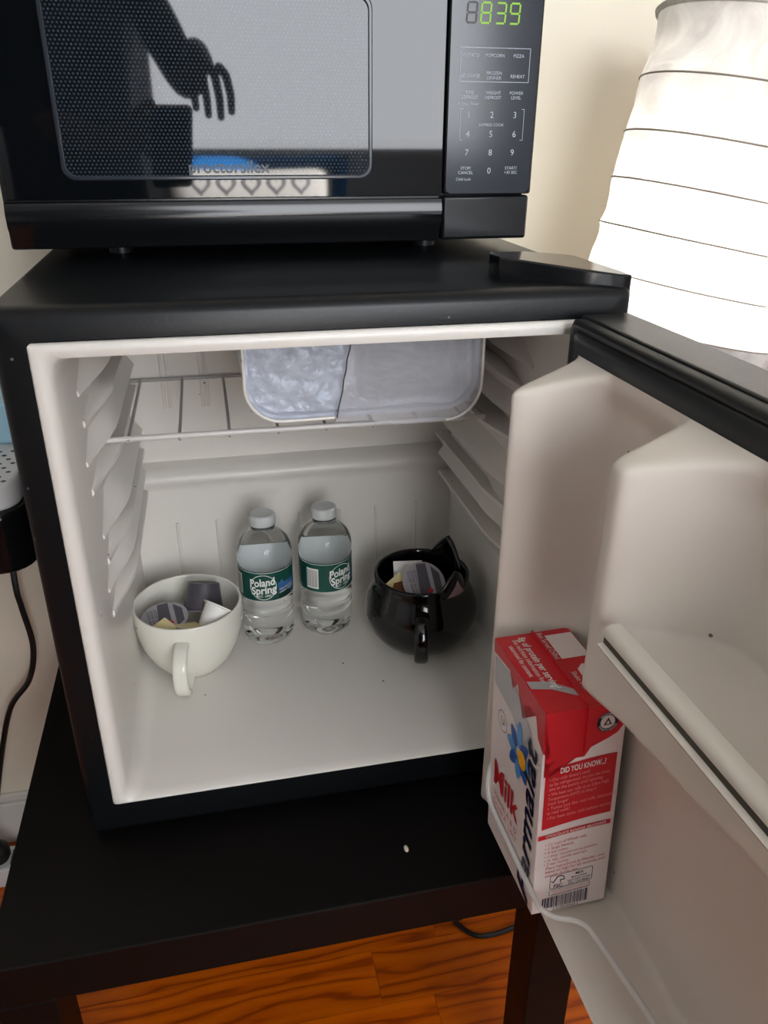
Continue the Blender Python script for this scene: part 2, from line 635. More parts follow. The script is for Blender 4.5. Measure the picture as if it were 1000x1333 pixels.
for a, b, c, d in ((-0.7, -0.66, 0, 1.25), (0.66, 0.7, 0, 1.25), (-0.66, 0.66, 0, 0.04), (-0.66, 0.66, 1.21, 1.25), (-0.66, 0.66, 0.61, 0.64)):
    box(bm, a, b, -0.06, -0.02, c, d)
finish('window_frame', bm, 'trim', w1, smooth=False)
bm = bmn(); box(bm, -0.76, 0.76, -0.09, 0.03, -0.025, 0.0)
finish('window_sill', bm, 'trim', w1, smooth=False)
w2 = Thing('added_sun_opening', None, None, (RX1, 0.0, 1.88 - ZO), kind='structure')  # unseen framed opening, added to let the sun reach the pillow
bm = bmn()
for a, b, c, d in ((-0.22, -0.205, 0, 0.40), (0.205, 0.22, 0, 0.40), (-0.205, 0.205, 0, 0.015), (-0.205, 0.205, 0.385, 0.40)):
    box(bm, 0.0, 0.05, a, b, c, d)
finish('window_frame', bm, 'trim', w2, smooth=False)

# ---------------------------------------------------------------- table (thin square side table)
TZ = -0.0475
TX0, TX1, TY0, TY1 = -0.1012, 0.4488, -0.124, 0.426
t = Thing('side_table', 'black square side table with thick top carrying the small refrigerator', 'table',
          ((TX0 + TX1) / 2, (TY0 + TY1) / 2, -ZO))
def L3(thing, x, y, z):
    return (x - thing.org.x, y - thing.org.y, z - thing.org.z)
hw = (TX1 - TX0) / 2
bm = bmn(); box(bm, -hw, hw, -hw, hw, TZ - 0.05 + ZO, TZ + ZO)
finish('tabletop', bm, 'table', t, bevel=0.0015, smooth=False)
for sx_ in (-1, 1):
    for sy_ in (-1, 1):
        bm = bmn()
        cx, cy = sx_ * (hw - 0.025), sy_ * (hw - 0.025)
        box(bm, cx - 0.025, cx + 0.025, cy - 0.025, cy + 0.025, 0, TZ - 0.05 + ZO)
        finish('leg', bm, 'table', t, bevel=0.0015, smooth=False)

# ---------------------------------------------------------------- fridge
W, H = 0.4552, 0.449
OX0, OX1, OZ0, OZ1, OY1 = -0.026, 0.481, -0.040, 0.475, 0.455
fr = Thing('mini_fridge', 'small black refrigerator standing open with white plastic interior', 'refrigerator',
           ((OX0 + OX1) / 2, 0.23, TZ))
def F(x, y, z):
    return (x - fr.org.x, y - fr.org.y, z - fr.org.z)
# shell: a hollow box, open at the front, rounded front edges
bm = bmn()
def fl(x0, x1, z0, z1, r, y, seg=6):
    return [F(px, y, pz) for px, pz in rrect(x0, x1, z0, z1, r, seg)]
loft(bm, [fl(OX0, OX1, OZ0, OZ1, 0.006, OY1), fl(OX0, OX1, OZ0, OZ1, 0.006, 0.012),
          fl(OX0 + 0.001, OX1 - 0.001, OZ0 + 0.001, OZ1 - 0.0015, 0.007, 0.006),
          fl(OX0 + 0.004, OX1 - 0.004, OZ0 + 0.004, OZ1 - 0.005, 0.007, 0.0015),
          fl(OX0 + 0.008, OX1 - 0.008, OZ0 + 0.008, OZ1 - 0.010, 0.006, 0.0),
          fl(-0.001, W + 0.001, -0.001, H + 0.001, 0.004, 0.0),
          fl(-0.001, W + 0.001, -0.001, H + 0.001, 0.004, 0.03)], close0=True)
shell = finish('cabinet_shell', bm, 'shell', fr, angle=50)
for fx in (0.03, 0.425):
    for fy in (0.04, 0.41):
        bm = bmn(); lathe(bm, [(0.016, 0), (0.018, 0.003), (0.018, OZ0 - TZ + 0.001)], 16, F(fx, fy, TZ), True, True)
        finish('foot', bm, 'gasket', fr)

# liner
bm = bmn()
def ll(ix, ib, it, r, y):
    return [F(px, y, pz) for px, pz in rrect(ix, W - ix, ib, H - it, r, 8)]
loft(bm, [ll(0.0, 0.0, 0.0, 0.003, 0.002), ll(0.0, 0.0, 0.0, 0.003, -0.003), ll(0.002, 0.002, 0.002, 0.004, -0.0055),
          ll(0.008, 0.003, 0.006, 0.008, -0.0055), ll(0.012, 0.004, 0.011, 0.012, -0.003), ll(0.0145, 0.005, 0.013, 0.015, 0.006),
          ll(0.016, 0.005, 0.0135, 0.018, 0.05), ll(0.018, 0.005, 0.014, 0.02, 0.2), ll(0.020, 0.006, 0.015, 0.022, 0.345),
          ll(0.023, 0.008, 0.018, 0.022, 0.359), ll(0.030, 0.014, 0.025, 0.02, 0.365)], close1=True)
# raised lower back: hump with a ledge, fillet to the floor
prof = [(0.366, 0.207), (0.350, 0.204), (0.338, 0.199), (0.3345, 0.193), (0.3345, 0.187), (0.338, 0.183), (0.338, 0.176), (0.335, 0.150),
        (0.333, 0.08), (0.332, 0.035), (0.329, 0.022), (0.322, 0.012), (0.311, 0.0065), (0.300, 0.0052)]
for i in range(len(prof) - 1):
    (y0, z0), (y1, z1) = prof[i], prof[i + 1]
    bm.faces.new([bm.verts.new(F(*p)) for p in ((0.019, y0, z0), (W - 0.019, y0, z0), (W - 0.019, y1, z1), (0.019, y1, z1))])
bmesh.ops.remove_doubles(bm, verts=bm.verts, dist=0.00005)
liner = finish('liner', bm, 'liner', fr, angle=50)

# moulded shelf rails on both side walls: an upper bulge with a sharp lower edge and a lower lip form each slot
def rail(side, z, y0, y1, depth, lip):
    bm = bmn()
    loops = []
    for k in range(17):
        tt = k / 16
        y = y0 + (y1 - y0) * tt
        g = sm(-0.02, 0.30, tt)
        d = depth * (0.02 + 0.98 * g)
        zz = z - 0.012 * (1 - sm(0.0, 0.35, tt))
        def X(q):
            q = q + 0.0165 + 0.004 * (y / 0.36) - 0.002
            return q if side < 0 else W - q
        if lip:
            sec = [(0, 0), (d * 0.8, 0.0), (d + 0.002, -0.0012), (d + 0.0024, -0.005), (d * 0.8, -0.009 - 0.003 * g), (d * 0.3, -0.012 - 0.016 * g), (0, -0.014 - 0.026 * g)]
        else:
            sec = [(0, 0.012 + 0.026 * g), (d * 0.3, 0.010 + 0.016 * g), (d * 0.8, 0.006 + 0.005 * g), (d + 0.002, 0.0025), (d + 0.002, 0.0005), (d * 0.8, -0.0010), (0, -0.0012)]
        loops.append([F(X(q), y, zz + h) for q, h in sec])
    loft(bm, loops, True, True)
    return finish('shelf_rail', bm, 'liner', liner, angle=40)
for z, y0 in ((0.3960, 0.078), (0.3360, 0.066), (0.2540, 0.088), (0.2060, 0.070)):
    ye = 0.352 if z > 0.22 else 0.332
    rail(-1, z, y0, ye, 0.020, False)
    rail(-1, z - 0.0225, y0 + 0.004, ye, 0.019, True)
    rail(1, z - 0.004, y0 + 0.02, ye, 0.020, False)
    rail(1, z - (0.0225 if z == 0.3360 else 0.0265), y0 + 0.024, ye, 0.030 if z == 0.3360 else 0.019, True)
# vertical ribs of the back wall
def rib(x, y, z0, z1):
    bm = bmn()
    tube(bm, [F(x, y, z0), F(x, y - 0.0004, z0 + 0.003), F(x, y - 0.0004, z1 - 0.003), F(x, y, z1)], 0.0022, 8, flat=1.0)
    finish('rib', bm, 'liner', liner)
for x in (0.070, 0.0765, 0.1165, 0.123):
    rib(x, 0.3655, 0.277, 0.40)
for x in (0.070, 0.120, 0.173, 0.2275, 0.280, 0.330, 0.385):
    rib(x, 0.3335, 0.050, 0.133)

# freezer compartment with a broken translucent flap
def frounded(x0, x1, z0, z1, r):
    return [(x1 - r + r * cos(-pi / 2 + pi / 2 * k / 8), z0 + r + r * sin(-pi / 2 + pi / 2 * k / 8)) for k in range(9)] + [(x1, z1), (x0, z1)] + \
           [(x0 + r + r * cos(pi + pi / 2 * k / 8), z0 + r + r * sin(pi + pi / 2 * k / 8)) for k in range(9)]
bm = bmn()
o1 = frounded(0.158, 0.384, 0.342, 0.4355, 0.034)
i1 = frounded(0.162, 0.380, 0.346, 0.432, 0.031)
loft(bm, [[F(x, 0.352, z) for x, z in o1], [F(x, 0.104, z) for x, z in o1], [F(x, 0.104, z) for x, z in i1], [F(x, 0.345, z) for x, z in i1]], True, True)
fz = finish('freezer_box', bm, 'frost', fr, angle=40, label='frosted aluminium freezer box')
# crust of ice filling the mouth of the box
bm = bmn()
rr_ = random.Random(5)
from mathutils import noise as mnoise
def ice_y(x, z):
    t_ = mnoise.fractal(Vector((x * 40, z * 40, 0.3)), 1.0, 2.0, 5)
    big = mnoise.noise(Vector((x * 16, z * 18, 2.2)))
    hollow = 0.12 * sm(0.262, 0.300, x) * (1 - sm(0.350, 0.378, x)) * sm(0.352, 0.372, z)
    return 0.114 + 0.006 * t_ + 0.006 * big + hollow
NX, NZ = 90, 40
gx = [0.1625 + (0.3795 - 0.1625) * q / NX for q in range(NX + 1)]
gz = [0.3465 + (0.4330 - 0.3465) * q / NZ for q in range(NZ + 1)]
grid = [[bm.verts.new(F(x, ice_y(x, z), z)) for x in gx] for z in gz]
for i in range(NZ):
    for j in range(NX):
        bm.faces.new((grid[i][j], grid[i][j + 1], grid[i + 1][j + 1], grid[i + 1][j]))
finish('ice_crust', bm, 'ice', fr, angle=180, label='lumpy white frost inside the freezer box')
# left half: clear rim plus pane; right half: cracked plate standing proud
crack = [(0.2615, 0.4355), (0.2605, 0.425), (0.2570, 0.417), (0.2555, 0.408), (0.2530, 0.400), (0.2520, 0.390), (0.2495, 0.380), (0.2480, 0.368), (0.2450, 0.357), (0.2425, 0.3435)]
left = [(0.158 + 0.034 + 0.034 * cos(pi + pi / 2 * k / 8), 0.342 + 0.034 + 0.034 * sin(pi + pi / 2 * k / 8)) for k in range(9)]
poly = [(0.158, 0.4355)] + left + list(reversed(crack))
bm = bmn(); prism(bm, poly, lambda x, z: F(x, 0.1035, z), lambda x, z: F(x, 0.1020, z))
finish('flap_pane', bm, 'flap', fr, smooth=False, label='milky clear left half of the freezer flap')
right = [(0.2405, 0.3395), (0.256, 0.3385), (0.276, 0.3385), (0.290, 0.3350), (0.303, 0.3330), (0.318, 0.3325), (0.330, 0.3335), (0.342, 0.3330), (0.350, 0.3345)]
right += [(0.385 - 0.036 + 0.036 * cos(-pi / 2 + pi / 2 * k / 8), 0.334 + 0.036 + 0.036 * sin(-pi / 2 + pi / 2 * k / 8)) for k in range(1, 9)] + [(0.385, 0.4355)]
poly = crack + right
bm = bmn(); prism(bm, poly, lambda x, z: F(x, 0.0985, z), lambda x, z: F(x, 0.0960, z))
finish('broken_flap_piece', bm, 'flap_thick', fr, smooth=False, label='cracked milky plastic half of the freezer flap')
bm = bmn()
tube(bm, [F(x, 0.100, z) for x, z in [(0.1585, 0.434)] + left + [(0.241, 0.3425)]], 0.0016, 8)
finish('flap_rim', bm, 'liner', fr)
bm = bmn()
tube(bm, [F(x, 0.0958, z) for x, z in crack], 0.0006, 6)
finish('crack_edge', bm, 'rod_dark', fr)
bm = bmn()
tube(bm, [F(x, 0.0955, z) for x, z in right[8:]], 0.0014, 8)
finish('flap_rim', bm, 'liner', fr)

# hinge cover on top
bm = bmn()
poly = [(0.377, 0.047), (0.395, 0.038), (0.440, 0.017), (0.470, 0.005), (0.480, 0.006), (0.4815, 0.030), (0.480, 0.120), (0.470, 0.127), (0.427, 0.117), (0.381, 0.085)]
prism(bm, poly, lambda x, y: F(x, y, 0.466), lambda x, y: F(x, y, 0.4935 - 0.011 * sm(0.37, 0.49, x)))
finish('hinge_cover', bm, 'blackplastic', fr, bevel=0.0015, smooth=True)
bm = bmn(); lathe(bm, [(0.013, 0.0), (0.013, 0.0125)], 24, F(0.458, 0.018, 0.4560), True, True)
finish('hinge_pin', bm, 'metal_black', fr)
# ---- the door, opened a little past a right angle
door_e = bpy.data.objects.new('door', None)
door_e.empty_display_size = 0.03
COL.objects.link(door_e)
PV = Vector((0.452, -0.010, 0.0))
door_e.parent = fr.o
door_e.location = F(*PV)
door_e.rotation_euler = (0, 0, radians(1.0))
def D(x, y, z):
    return (x - PV.x, y - PV.y, z)
DZ0, DZ1, DYE = -0.040, 0.4565, -0.515
bm = bmn()
a = D(0.427, DYE, DZ0); b = D(0.470, -0.014, DZ1)
box(bm, a[0], b[0], a[1], b[1], a[2], b[2])
finish('door_panel', bm, 'shell', door_e, bevel=0.003, seg=3, smooth=True)
# gasket: a ridged frame
bm = bmn()
def gl(dx, ins, r=0.006):
    return [D(dx, py, pz) for py, pz in [(-q, z) for q, z in rrect(0.016 + ins, -DYE - 0.002 - ins, DZ0 + 0.002 + ins, DZ1 - 0.002 - ins, r, 4)]]
loft(bm, [gl(0.428, 0), gl(0.420, 0.0), gl(0.417, 0.003), gl(0.4175, 0.006), gl(0.4195, 0.008), gl(0.4165, 0.010), gl(0.4155, 0.018), gl(0.4165, 0.029), gl(0.428, 0.030)])
finish('gasket', bm, 'gasket', door_e, angle=60)

def door_x(yy, z):
    """surface of the vacuum-formed door liner: distance of the skin along x for (yy = -y, z)"""
    FL = 0.4155
    c01 = lambda v: max(0.0, min(1.0, v))
    roof = 0.0605 * c01((0.4285 - z) / 0.0195)
    bot = 0.0605 * c01((z + 0.0238) / 0.008)
    free = 0.0605 * c01((0.4965 - yy) / 0.008)
    hinge = 0.0605 * c01((yy - 0.0400) / 0.009)
    def inner(u, w):                       # pocket side: steep at the crest, easing into the back
        u = c01(u / w)
        return 0.0605 * (1 - u) ** 1.7
    recess = -0.0075 * sm(0.066, 0.09, yy) * (1 - sm(0.47, 0.49, yy)) * (1 - sm(0.400, 0.424, z)) * sm(-0.014, -0.002, z)
    d1 = min(hinge, inner(yy - 0.0600, 0.038), roof, bot)
    d4 = min(free, inner(0.478 - yy, 0.035), roof, bot)
    db = min(0.0575, hinge, free, bot, 0.0605 * c01((-0.0045 - z) / 0.006))
    zl = 0.233 + 0.014 * sm(0.20, 0.28, yy) + 0.15 * max(0.0, yy - 0.28)
    up = 0.0605 * sm(zl - 0.013, zl + 0.009, z)
    out2 = 0.0605 * c01((yy - 0.1930) / 0.010)
    wall2 = min(0.0560, out2, inner(yy - 0.2170, 0.062), roof, up)
    shelf = min(0.0560, out2, free, up, 0.0605 * c01((0.3040 - z) / 0.008))
    p = max(d1, d4, db, wall2, shelf)
    return FL - max(p, 0) - recess * (1 - min(1, p / 0.03))
bm = bmn()
ys = [0.0395 + (0.497 - 0.0395) * k / 215 for k in range(216)]
zs = [-0.0245 + (0.4300 + 0.0245) * k / 215 for k in range(216)]
G = [[bm.verts.new(D(door_x(q, z), -q, z)) for q in ys] for z in zs]
for i in range(len(zs) - 1):
    for k in range(len(ys) - 1):
        bm.faces.new((G[i][k], G[i][k + 1], G[i + 1][k + 1], G[i + 1][k]))
for it in range(7):
    bmesh.ops.smooth_vert(bm, verts=[v for r_ in G[1:-1] for v in r_[1:-1]], factor=0.5, use_axis_x=True, use_axis_y=True, use_axis_z=True)
dl = finish('door_liner', bm, 'door_liner', door_e, angle=80)
# closing flange behind the liner
bm = bmn(); a = D(0.4165, -0.497, -0.0245); b = D(0.4285, -0.0395, 0.4300); box(bm, a[0] + 0.009, b[0], a[1], b[1], a[2], b[2])
finish('liner_backing', bm, 'door_liner', door_e, smooth=False)
# trim bar along the upper shelf
bm = bmn()
def bar_loft(bm, sec):
    loft(bm, [[D(x, y_, z + 0.002 * (y_ + 0.238) / -0.25) for x, z in sec] for y_ in (-0.2355, -0.2370, -0.3, -0.4, -0.487)], True, True)
bar_loft(bm, [(0.3640, 0.3020), (0.3560, 0.3020), (0.3535, 0.3030), (0.3530, 0.3060), (0.3545, 0.3095), (0.3575, 0.3110), (0.3640, 0.3110)])
bar_loft(bm, [(0.3640, 0.2940), (0.3535, 0.2940), (0.3505, 0.2955), (0.3500, 0.2970), (0.3510, 0.2980), (0.3640, 0.2980)])
bar = finish('shelf_trim_bar', bm, 'rod', door_e, angle=50, label='ivory trim bar with a dark groove')
bm = bmn()
bar_loft(bm, [(0.3640, 0.2975), (0.3540, 0.2975), (0.3540, 0.3025), (0.3640, 0.3025)])
finish('groove', bm, 'rod_dark', bar, angle=50)
# wire guard of the lower shelf
bm = bmn()
pts = spline([(0.3640, -0.072, 0.085), (0.3520, -0.089, 0.074), (0.3465, -0.090, 0.052), (0.3450, -0.097, 0.035), (0.3445, -0.110, 0.0300), (0.3445, -0.150, 0.0290), (0.3445, -0.208, 0.0300),
              (0.3470, -0.2200, 0.0300), (0.3550, -0.2275, 0.0300), (0.3670, -0.2325, 0.0300), (0.3735, -0.2390, 0.0300), (0.3765, -0.2500, 0.0300), (0.3815, -0.2850, 0.0300), (0.3870, -0.330, 0.0300), (0.392, -0.400, 0.0300), (0.394, -0.470, 0.0300), (0.396, -0.484, 0.030)], 6)
tube(bm, [D(*p) for p in pts], 0.0024, 10)
finish('wire_guard', bm, 'wire', door_e)

# ---------------------------------------------------------------- wire shelf
SZ = 0.3165
ws = Thing('wire_shelf', 'white coated wire shelf resting on the rails below the freezer box', 'shelf', (0.214, 0.25, SZ - 0.003))
def S(x, y, z):
    return (x - ws.org.x, y - ws.org.y, z - ws.org.z)
bm = bmn()
tube(bm, [S(0.0215, 0.152, SZ), S(0.409, 0.148, SZ)], 0.0030, 10)
finish('front_bar', bm, 'wire', ws)
bm = bmn()
tube(bm, spline([S(0.0225, 0.152, SZ), S(0.024, 0.2, SZ), S(0.0255, 0.345, SZ), S(0.034, 0.354, SZ), S(0.08, 0.355, SZ), S(0.22, 0.355, SZ), S(0.36, 0.355, SZ), S(0.398, 0.354, SZ), S(0.406, 0.345, SZ), S(0.4075, 0.2, SZ), S(0.4085, 0.148, SZ)], 5), 0.0022, 8)
finish('rim_wire', bm, 'wire_grey', ws)
for k in range(8):
    x = 0.0445 + 0.0488 * k
    bm = bmn()
    tube(bm, spline([S(x, 0.150, SZ - 0.0035), S(x, 0.153, SZ - 0.0005), S(x + 0.0005, 0.2, SZ), S(x + 0.001, 0.30, SZ), S(x + 0.001, 0.3555, SZ)], 3), 0.0017, 8)
    finish('cross_wire', bm, 'wire_grey', ws)

# ---------------------------------------------------------------- water bottles
def bottle(cx, cy, rotz, label, tdeg):
    z0 = 0.0052
    b = Thing('water_bottle', label, 'bottle', (cx, cy, z0))
    R = 0.0335
    prof = [(0.0, 0.004), (0.010, 0.0035), (0.020, 0.0005), (0.026, 0.0), (0.0305, 0.003), (0.0325, 0.008), (0.0328, 0.013), (0.0312, 0.0165), (0.0328, 0.020),
            (0.0332, 0.027), (0.0312, 0.031), (0.0330, 0.035), (0.0332, 0.043), (0.0312, 0.047), (0.0332, 0.051), (0.0333, 0.058), (0.0318, 0.0625), (0.0325, 0.066),
            (0.0328, 0.109), (0.0335, 0.1125), (0.0336, 0.122), (0.0322, 0.130), (0.0285, 0.138), (0.0225, 0.1445), (0.0172, 0.149), (0.0150, 0.1515), (0.0142, 0.1525),
            (0.0142, 0.159), (0.0, 0.159)]
    bm = bmn()
    n = 64
    rings = []
    for r, z in prof:
        ring = []
        for k in range(n):
            a = 2 * pi * k / n
            rr = r
            if 0.014 < z < 0.062:                      # slanted grip facets
                rr = r * (1 - 0.018 * (0.5 + 0.5 * cos(6 * a + z * 160)))
            if z < 0.012 and r > 0.015:                # petal foot
                rr = r * (1 - 0.05 * (0.5 + 0.5 * cos(5 * a)))
            zz = z + (0.0018 * sin(2 * a + z * 70) if 0.014 < z < 0.062 else 0)
            ring.append(bm.verts.new((rr * cos(a), rr * sin(a), zz)) if r > 0 else None)
        if r == 0:
            v = bm.verts.new((0, 0, z))
            ring = [v] * n
        rings.append(ring)
    for a, b2 in zip(rings, rings[1:]):
        for k in range(n):
            q = [a[k], a[(k + 1) % n], b2[(k + 1) % n], b2[k]]
            q2 = []
            for v in q:
                if v not in q2:
                    q2.append(v)
            bm.faces.new(q2)
    finish('bottle_body', bm, 'bottle', b, angle=80)
    bm = bmn()
    n = 60
    prof = [(0.0150, 0.1575), (0.0156, 0.158), (0.0157, 0.1685), (0.0150, 0.1705), (0.0135, 0.1712), (0.0125, 0.1707), (0.0, 0.1707)]
    rg = []
    for r, z in prof[:-1]:
        rg.append([bm.verts.new(((r * (1 + (0.012 if k % 2 and 0.158 <= z <= 0.1686 else 0))) * cos(2 * pi * k / n), (r * (1 + (0.012 if k % 2 and 0.158 <= z <= 0.1686 else 0))) * sin(2 * pi * k / n), z)) for k in range(n)])
    for a, b2 in zip(rg, rg[1:]):
        for k in range(n):
            bm.faces.new((a[k], a[(k + 1) % n], b2[(k + 1) % n], b2[k]))
    bm.faces.new(rg[-1]); bm.faces.new(list(reversed(rg[0])))
    finish('cap', bm, 'cap', b, angle=50)
    bm = bmn(); lathe(bm, [(0.0146, 0.1555), (0.0153, 0.1558), (0.0153, 0.1573), (0.0146, 0.1576)], 32, (0, 0, 0), True, True)
    finish('tamper_ring', bm, 'cap_ring', b)
    # label sleeve
    RL = 0.0334
    Z0, Z1 = 0.0668, 0.1075
    bm = bmn(); lathe(bm, [(RL - 0.0006, Z0), (RL, Z0 + 0.0003), (RL, Z1 - 0.0003), (RL - 0.0006, Z1)], 64)
    lab = finish('label_sleeve', bm, 'label_green', b, label='dark green printed label')
    bm = bmn(); lathe(bm, [(RL - 0.0003, Z0 + 0.0002), (RL - 0.0003, Z1 - 0.0002)], 64)
    finish('label_back', bm, 'cap', lab)
    base = radians(tdeg)
    def cyl(off):
        def fn(u, v):
            a = base + u / RL
            return ((RL + off) * cos(a), (RL + off) * sin(a), (Z0 + Z1) / 2 + v)
        return fn
    # white edge lines
    for zz in (Z0 + 0.0008, Z1 - 0.0012):
        bm = bmn(); lathe(bm, [(RL + 0.0002, zz - 0.0003), (RL + 0.0002, zz + 0.0003)], 64)
        finish('edge_line', bm, 'white_print', lab)
    def strip(name, u0, u1, v0, v1, m, off, wob=0.0):
        bm = bmn()
        n_ = 14
        f = cyl(off)
        r_ = random.Random(int(abs(u0) * 1e5) + int(abs(v1) * 1e5))
        top = []
        bot = []
        for k in range(n_ + 1):
            u = u0 + (u1 - u0) * k / n_
            top.append(bm.verts.new(f(u, v1 + (r_.random() - 0.5) * wob)))
            bot.append(bm.verts.new(f(u, v0)))
        for k in range(n_):
            bm.faces.new((bot[k], bot[k + 1], top[k + 1], top[k]))
        finish(name, bm, m, lab, smooth=False)
    strip('lake_print', 0.0185, 0.046, -0.0185, 0.004, 'label_blue', 0.0002, 0.006)
    strip('pine_print', 0.0185, 0.046, -0.0185, -0.011, 'label_dark', 0.0004, 0.007)
    strip('barcode_print', -0.046, -0.030, -0.015, 0.013, 'white_print', 0.0002)
    for q in range(7):
        strip('bar', -0.045 + q * 0.0021, -0.0442 + q * 0.0021, -0.013, 0.011, 'dark_print', 0.0004)
    def sh(fn, du, dv):
        return lambda u, v: fn(u + du, v + dv + 0.10 * (u + du))
    f = cyl(0.0006)
    text_part('lettering', 'Poland', 0.0145, sh(f, -0.001, 0.0060), 'white_print', lab, bold=0.028, width=0.0300)
    text_part('lettering', 'Spring', 0.0145, sh(f, 0.0005, -0.0045), 'white_print', lab, bold=0.028, width=0.0305)
    text_part('lettering', 'EST. 1845', 0.0042, sh(f, 0.001, -0.0125), 'white_print', lab, bold=0.01)
    ring_poly_part('oval_outline', ellipse(0, -0.0004, 0.0165, 0.0172), ellipse(0, -0.0004, 0.0157, 0.0164), cyl(0.0003), 'white_print', lab)
    text_part('lettering', '100% NATURAL', 0.0034, sh(f, 0.031, -0.0085), 'white_print', lab)
    text_part('lettering', 'SPRING WATER', 0.0034, sh(f, 0.031, -0.0125), 'white_print', lab)
    return b
bottle(0.1735, 0.252, 0, 'clear bottle of water with green label, beside the cream cup of creamers', -100)
bottle(0.2490, 0.257, 0, 'clear bottle of water with green label, beside the black cat mug', -62)

# ---------------------------------------------------------------- cream cup
def cup_shell(prof_out, prof_in, n=64):
    bm = bmn()
    lathe(bm, prof_out + prof_in, n)
    return bm
c = Thing('cream_cup', 'wide cream ceramic cup holding coffee creamer pods', 'cup', (0.0785, 0.207, 0.0055))
po = [(0.0, 0.002), (0.028, 0.002), (0.031, 0.0), (0.034, 0.0015), (0.040, 0.008), (0.050, 0.022), (0.0575, 0.040), (0.0615, 0.058), (0.0628, 0.074), (0.0625, 0.0865), (0.0618, 0.0880)]
pi_ = [(0.0602, 0.0880), (0.0592, 0.0865), (0.0592, 0.074), (0.058, 0.058), (0.054, 0.041), (0.046, 0.024), (0.034, 0.011), (0.0, 0.006)]
bm = bmn(); lathe(bm, po + pi_, 72)
bmesh.ops.remove_doubles(bm, verts=bm.verts, dist=0.00005)
finish('cup_body', bm, 'white_ceramic', c, angle=80)
def handle(parent, ang, pts, w, th, m):
    """loop handle: pts (radius, z), flattened section"""
    bm = bmn()
    P = spline([(r, 0, z) for r, z in pts], 8)
    d = Vector((cos(ang), sin(ang), 0)); s = Vector((-sin(ang), cos(ang), 0))
    loops = []
    N = len(P)
    for i, p in enumerate(P):
        t_ = (P[min(i + 1, N - 1)] - P[max(0, i - 1)]).normalized()
        nr = Vector((-t_.z, 0, t_.x))
        ring = []
        for k in range(14):
            a = 2 * pi * k / 14
            ex, ey = abs(cos(a)) ** 0.6 * (1 if cos(a) >= 0 else -1), abs(sin(a)) ** 0.6 * (1 if sin(a) >= 0 else -1)
            q = p + nr * (th * ey)
            ring.append(d * q.x + s * (w * ex) + Vector((0, 0, q.z)))
        loops.append(ring)
    loft(bm, loops, True, True)
    return finish('handle', bm, m, parent, angle=60)
handle(c, radians(-97), [(0.058, 0.068), (0.073, 0.068), (0.088, 0.058), (0.092, 0.042), (0.088, 0.026), (0.074, 0.015), (0.047, 0.018)], 0.0082, 0.0045, 'white_ceramic')

# ---------------------------------------------------------------- black cat mug
k = Thing('cat_mug', 'round glossy black cat-shaped mug with ears, holding creamers', 'mug', (0.359, 0.198, 0.0055))
po = [(0.0, 0.002), (0.030, 0.002), (0.034, 0.0), (0.040, 0.002), (0.052, 0.011), (0.063, 0.026), (0.0690, 0.044), (0.0695, 0.056), (0.066, 0.070), (0.0605, 0.082), (0.0575, 0.091), (0.0580, 0.0985), (0.0570, 0.1000)]
pi_ = [(0.0545, 0.1000), (0.0530, 0.0985), (0.0525, 0.091), (0.056, 0.081), (0.061, 0.069), (0.0640, 0.055), (0.0630, 0.044), (0.057, 0.028), (0.045, 0.014), (0.0, 0.008)]
bm = bmn(); lathe(bm, po + pi_, 72)
bmesh.ops.remove_doubles(bm, verts=bm.verts, dist=0.00005)
finish('mug_body', bm, 'black_ceramic', k, angle=80)
handle(k, radians(-104), [(0.063, 0.074), (0.076, 0.072), (0.086, 0.060), (0.088, 0.045), (0.082, 0.030), (0.070, 0.022), (0.058, 0.022)], 0.0085, 0.0065, 'black_ceramic')
def ear(ang, tip_h, lean, wid, patch):
    bm = bmn()
    d = Vector((cos(ang), sin(ang), 0)); s = Vector((-sin(ang), cos(ang), 0))
    loops = []
    for i in range(9):
        t_ = i / 8
        hw_ = wid * (1 - t_ ** 1.3) + 0.0035 * (1 if t_ < 1 else 0.3)
        th = 0.0062 * (1 - 0.6 * t_)
        cen = d * (0.0560 + lean * t_) + Vector((0, 0, 0.086 + tip_h * t_)) - d * 0.003 * (1 - t_)
        ring = []
        for q in range(16):
            a = 2 * pi * q / 16
            uu = hw_ * cos(a)
            curve = -0.5 * uu * uu / 0.058
            ring.append(cen + s * uu + d * (th * sin(a) + curve))
        loops.append(ring)
    loft(bm, loops, True, True)
    e = finish('ear', bm, 'black_ceramic', k, angle=80)
    if patch:
        bm = bmn()
        cols = []
        for i in range(7):
            t_ = 0.16 + 0.56 * i / 6
            hw_ = (wid * (1 - t_ ** 1.3) + 0.0035) * 0.52 * (1 - i / 6.5)
            th = 0.0062 * (1 - 0.6 * t_)
            cen = d * (0.0560 + lean * t_) + Vector((0, 0, 0.086 + tip_h * t_)) - d * 0.003 * (1 - t_)
            row_ = []
            for j in range(7):
                u_ = hw_ * (-1 + 2 * j / 6)
                full = wid * (1 - t_ ** 1.3) + 0.0035
                row_.append(bm.verts.new(cen + s * u_ + d * (patch * (th * math.sqrt(max(0, 1 - (u_ / full) ** 2)) + 0.0005) - 0.5 * u_ * u_ / 0.058)))
            cols.append(row_)
        for i in range(6):
            for j in range(6):
                bm.faces.new((cols[i][j], cols[i][j + 1], cols[i + 1][j + 1], cols[i + 1][j]))
        finish('inner_ear', bm, 'pink', e, smooth=False, label='dusty pink inner ear')
ear(radians(38), 0.040, -0.002, 0.026, 0)
ear(radians(-60), 0.036, 0.000, 0.026, 1)

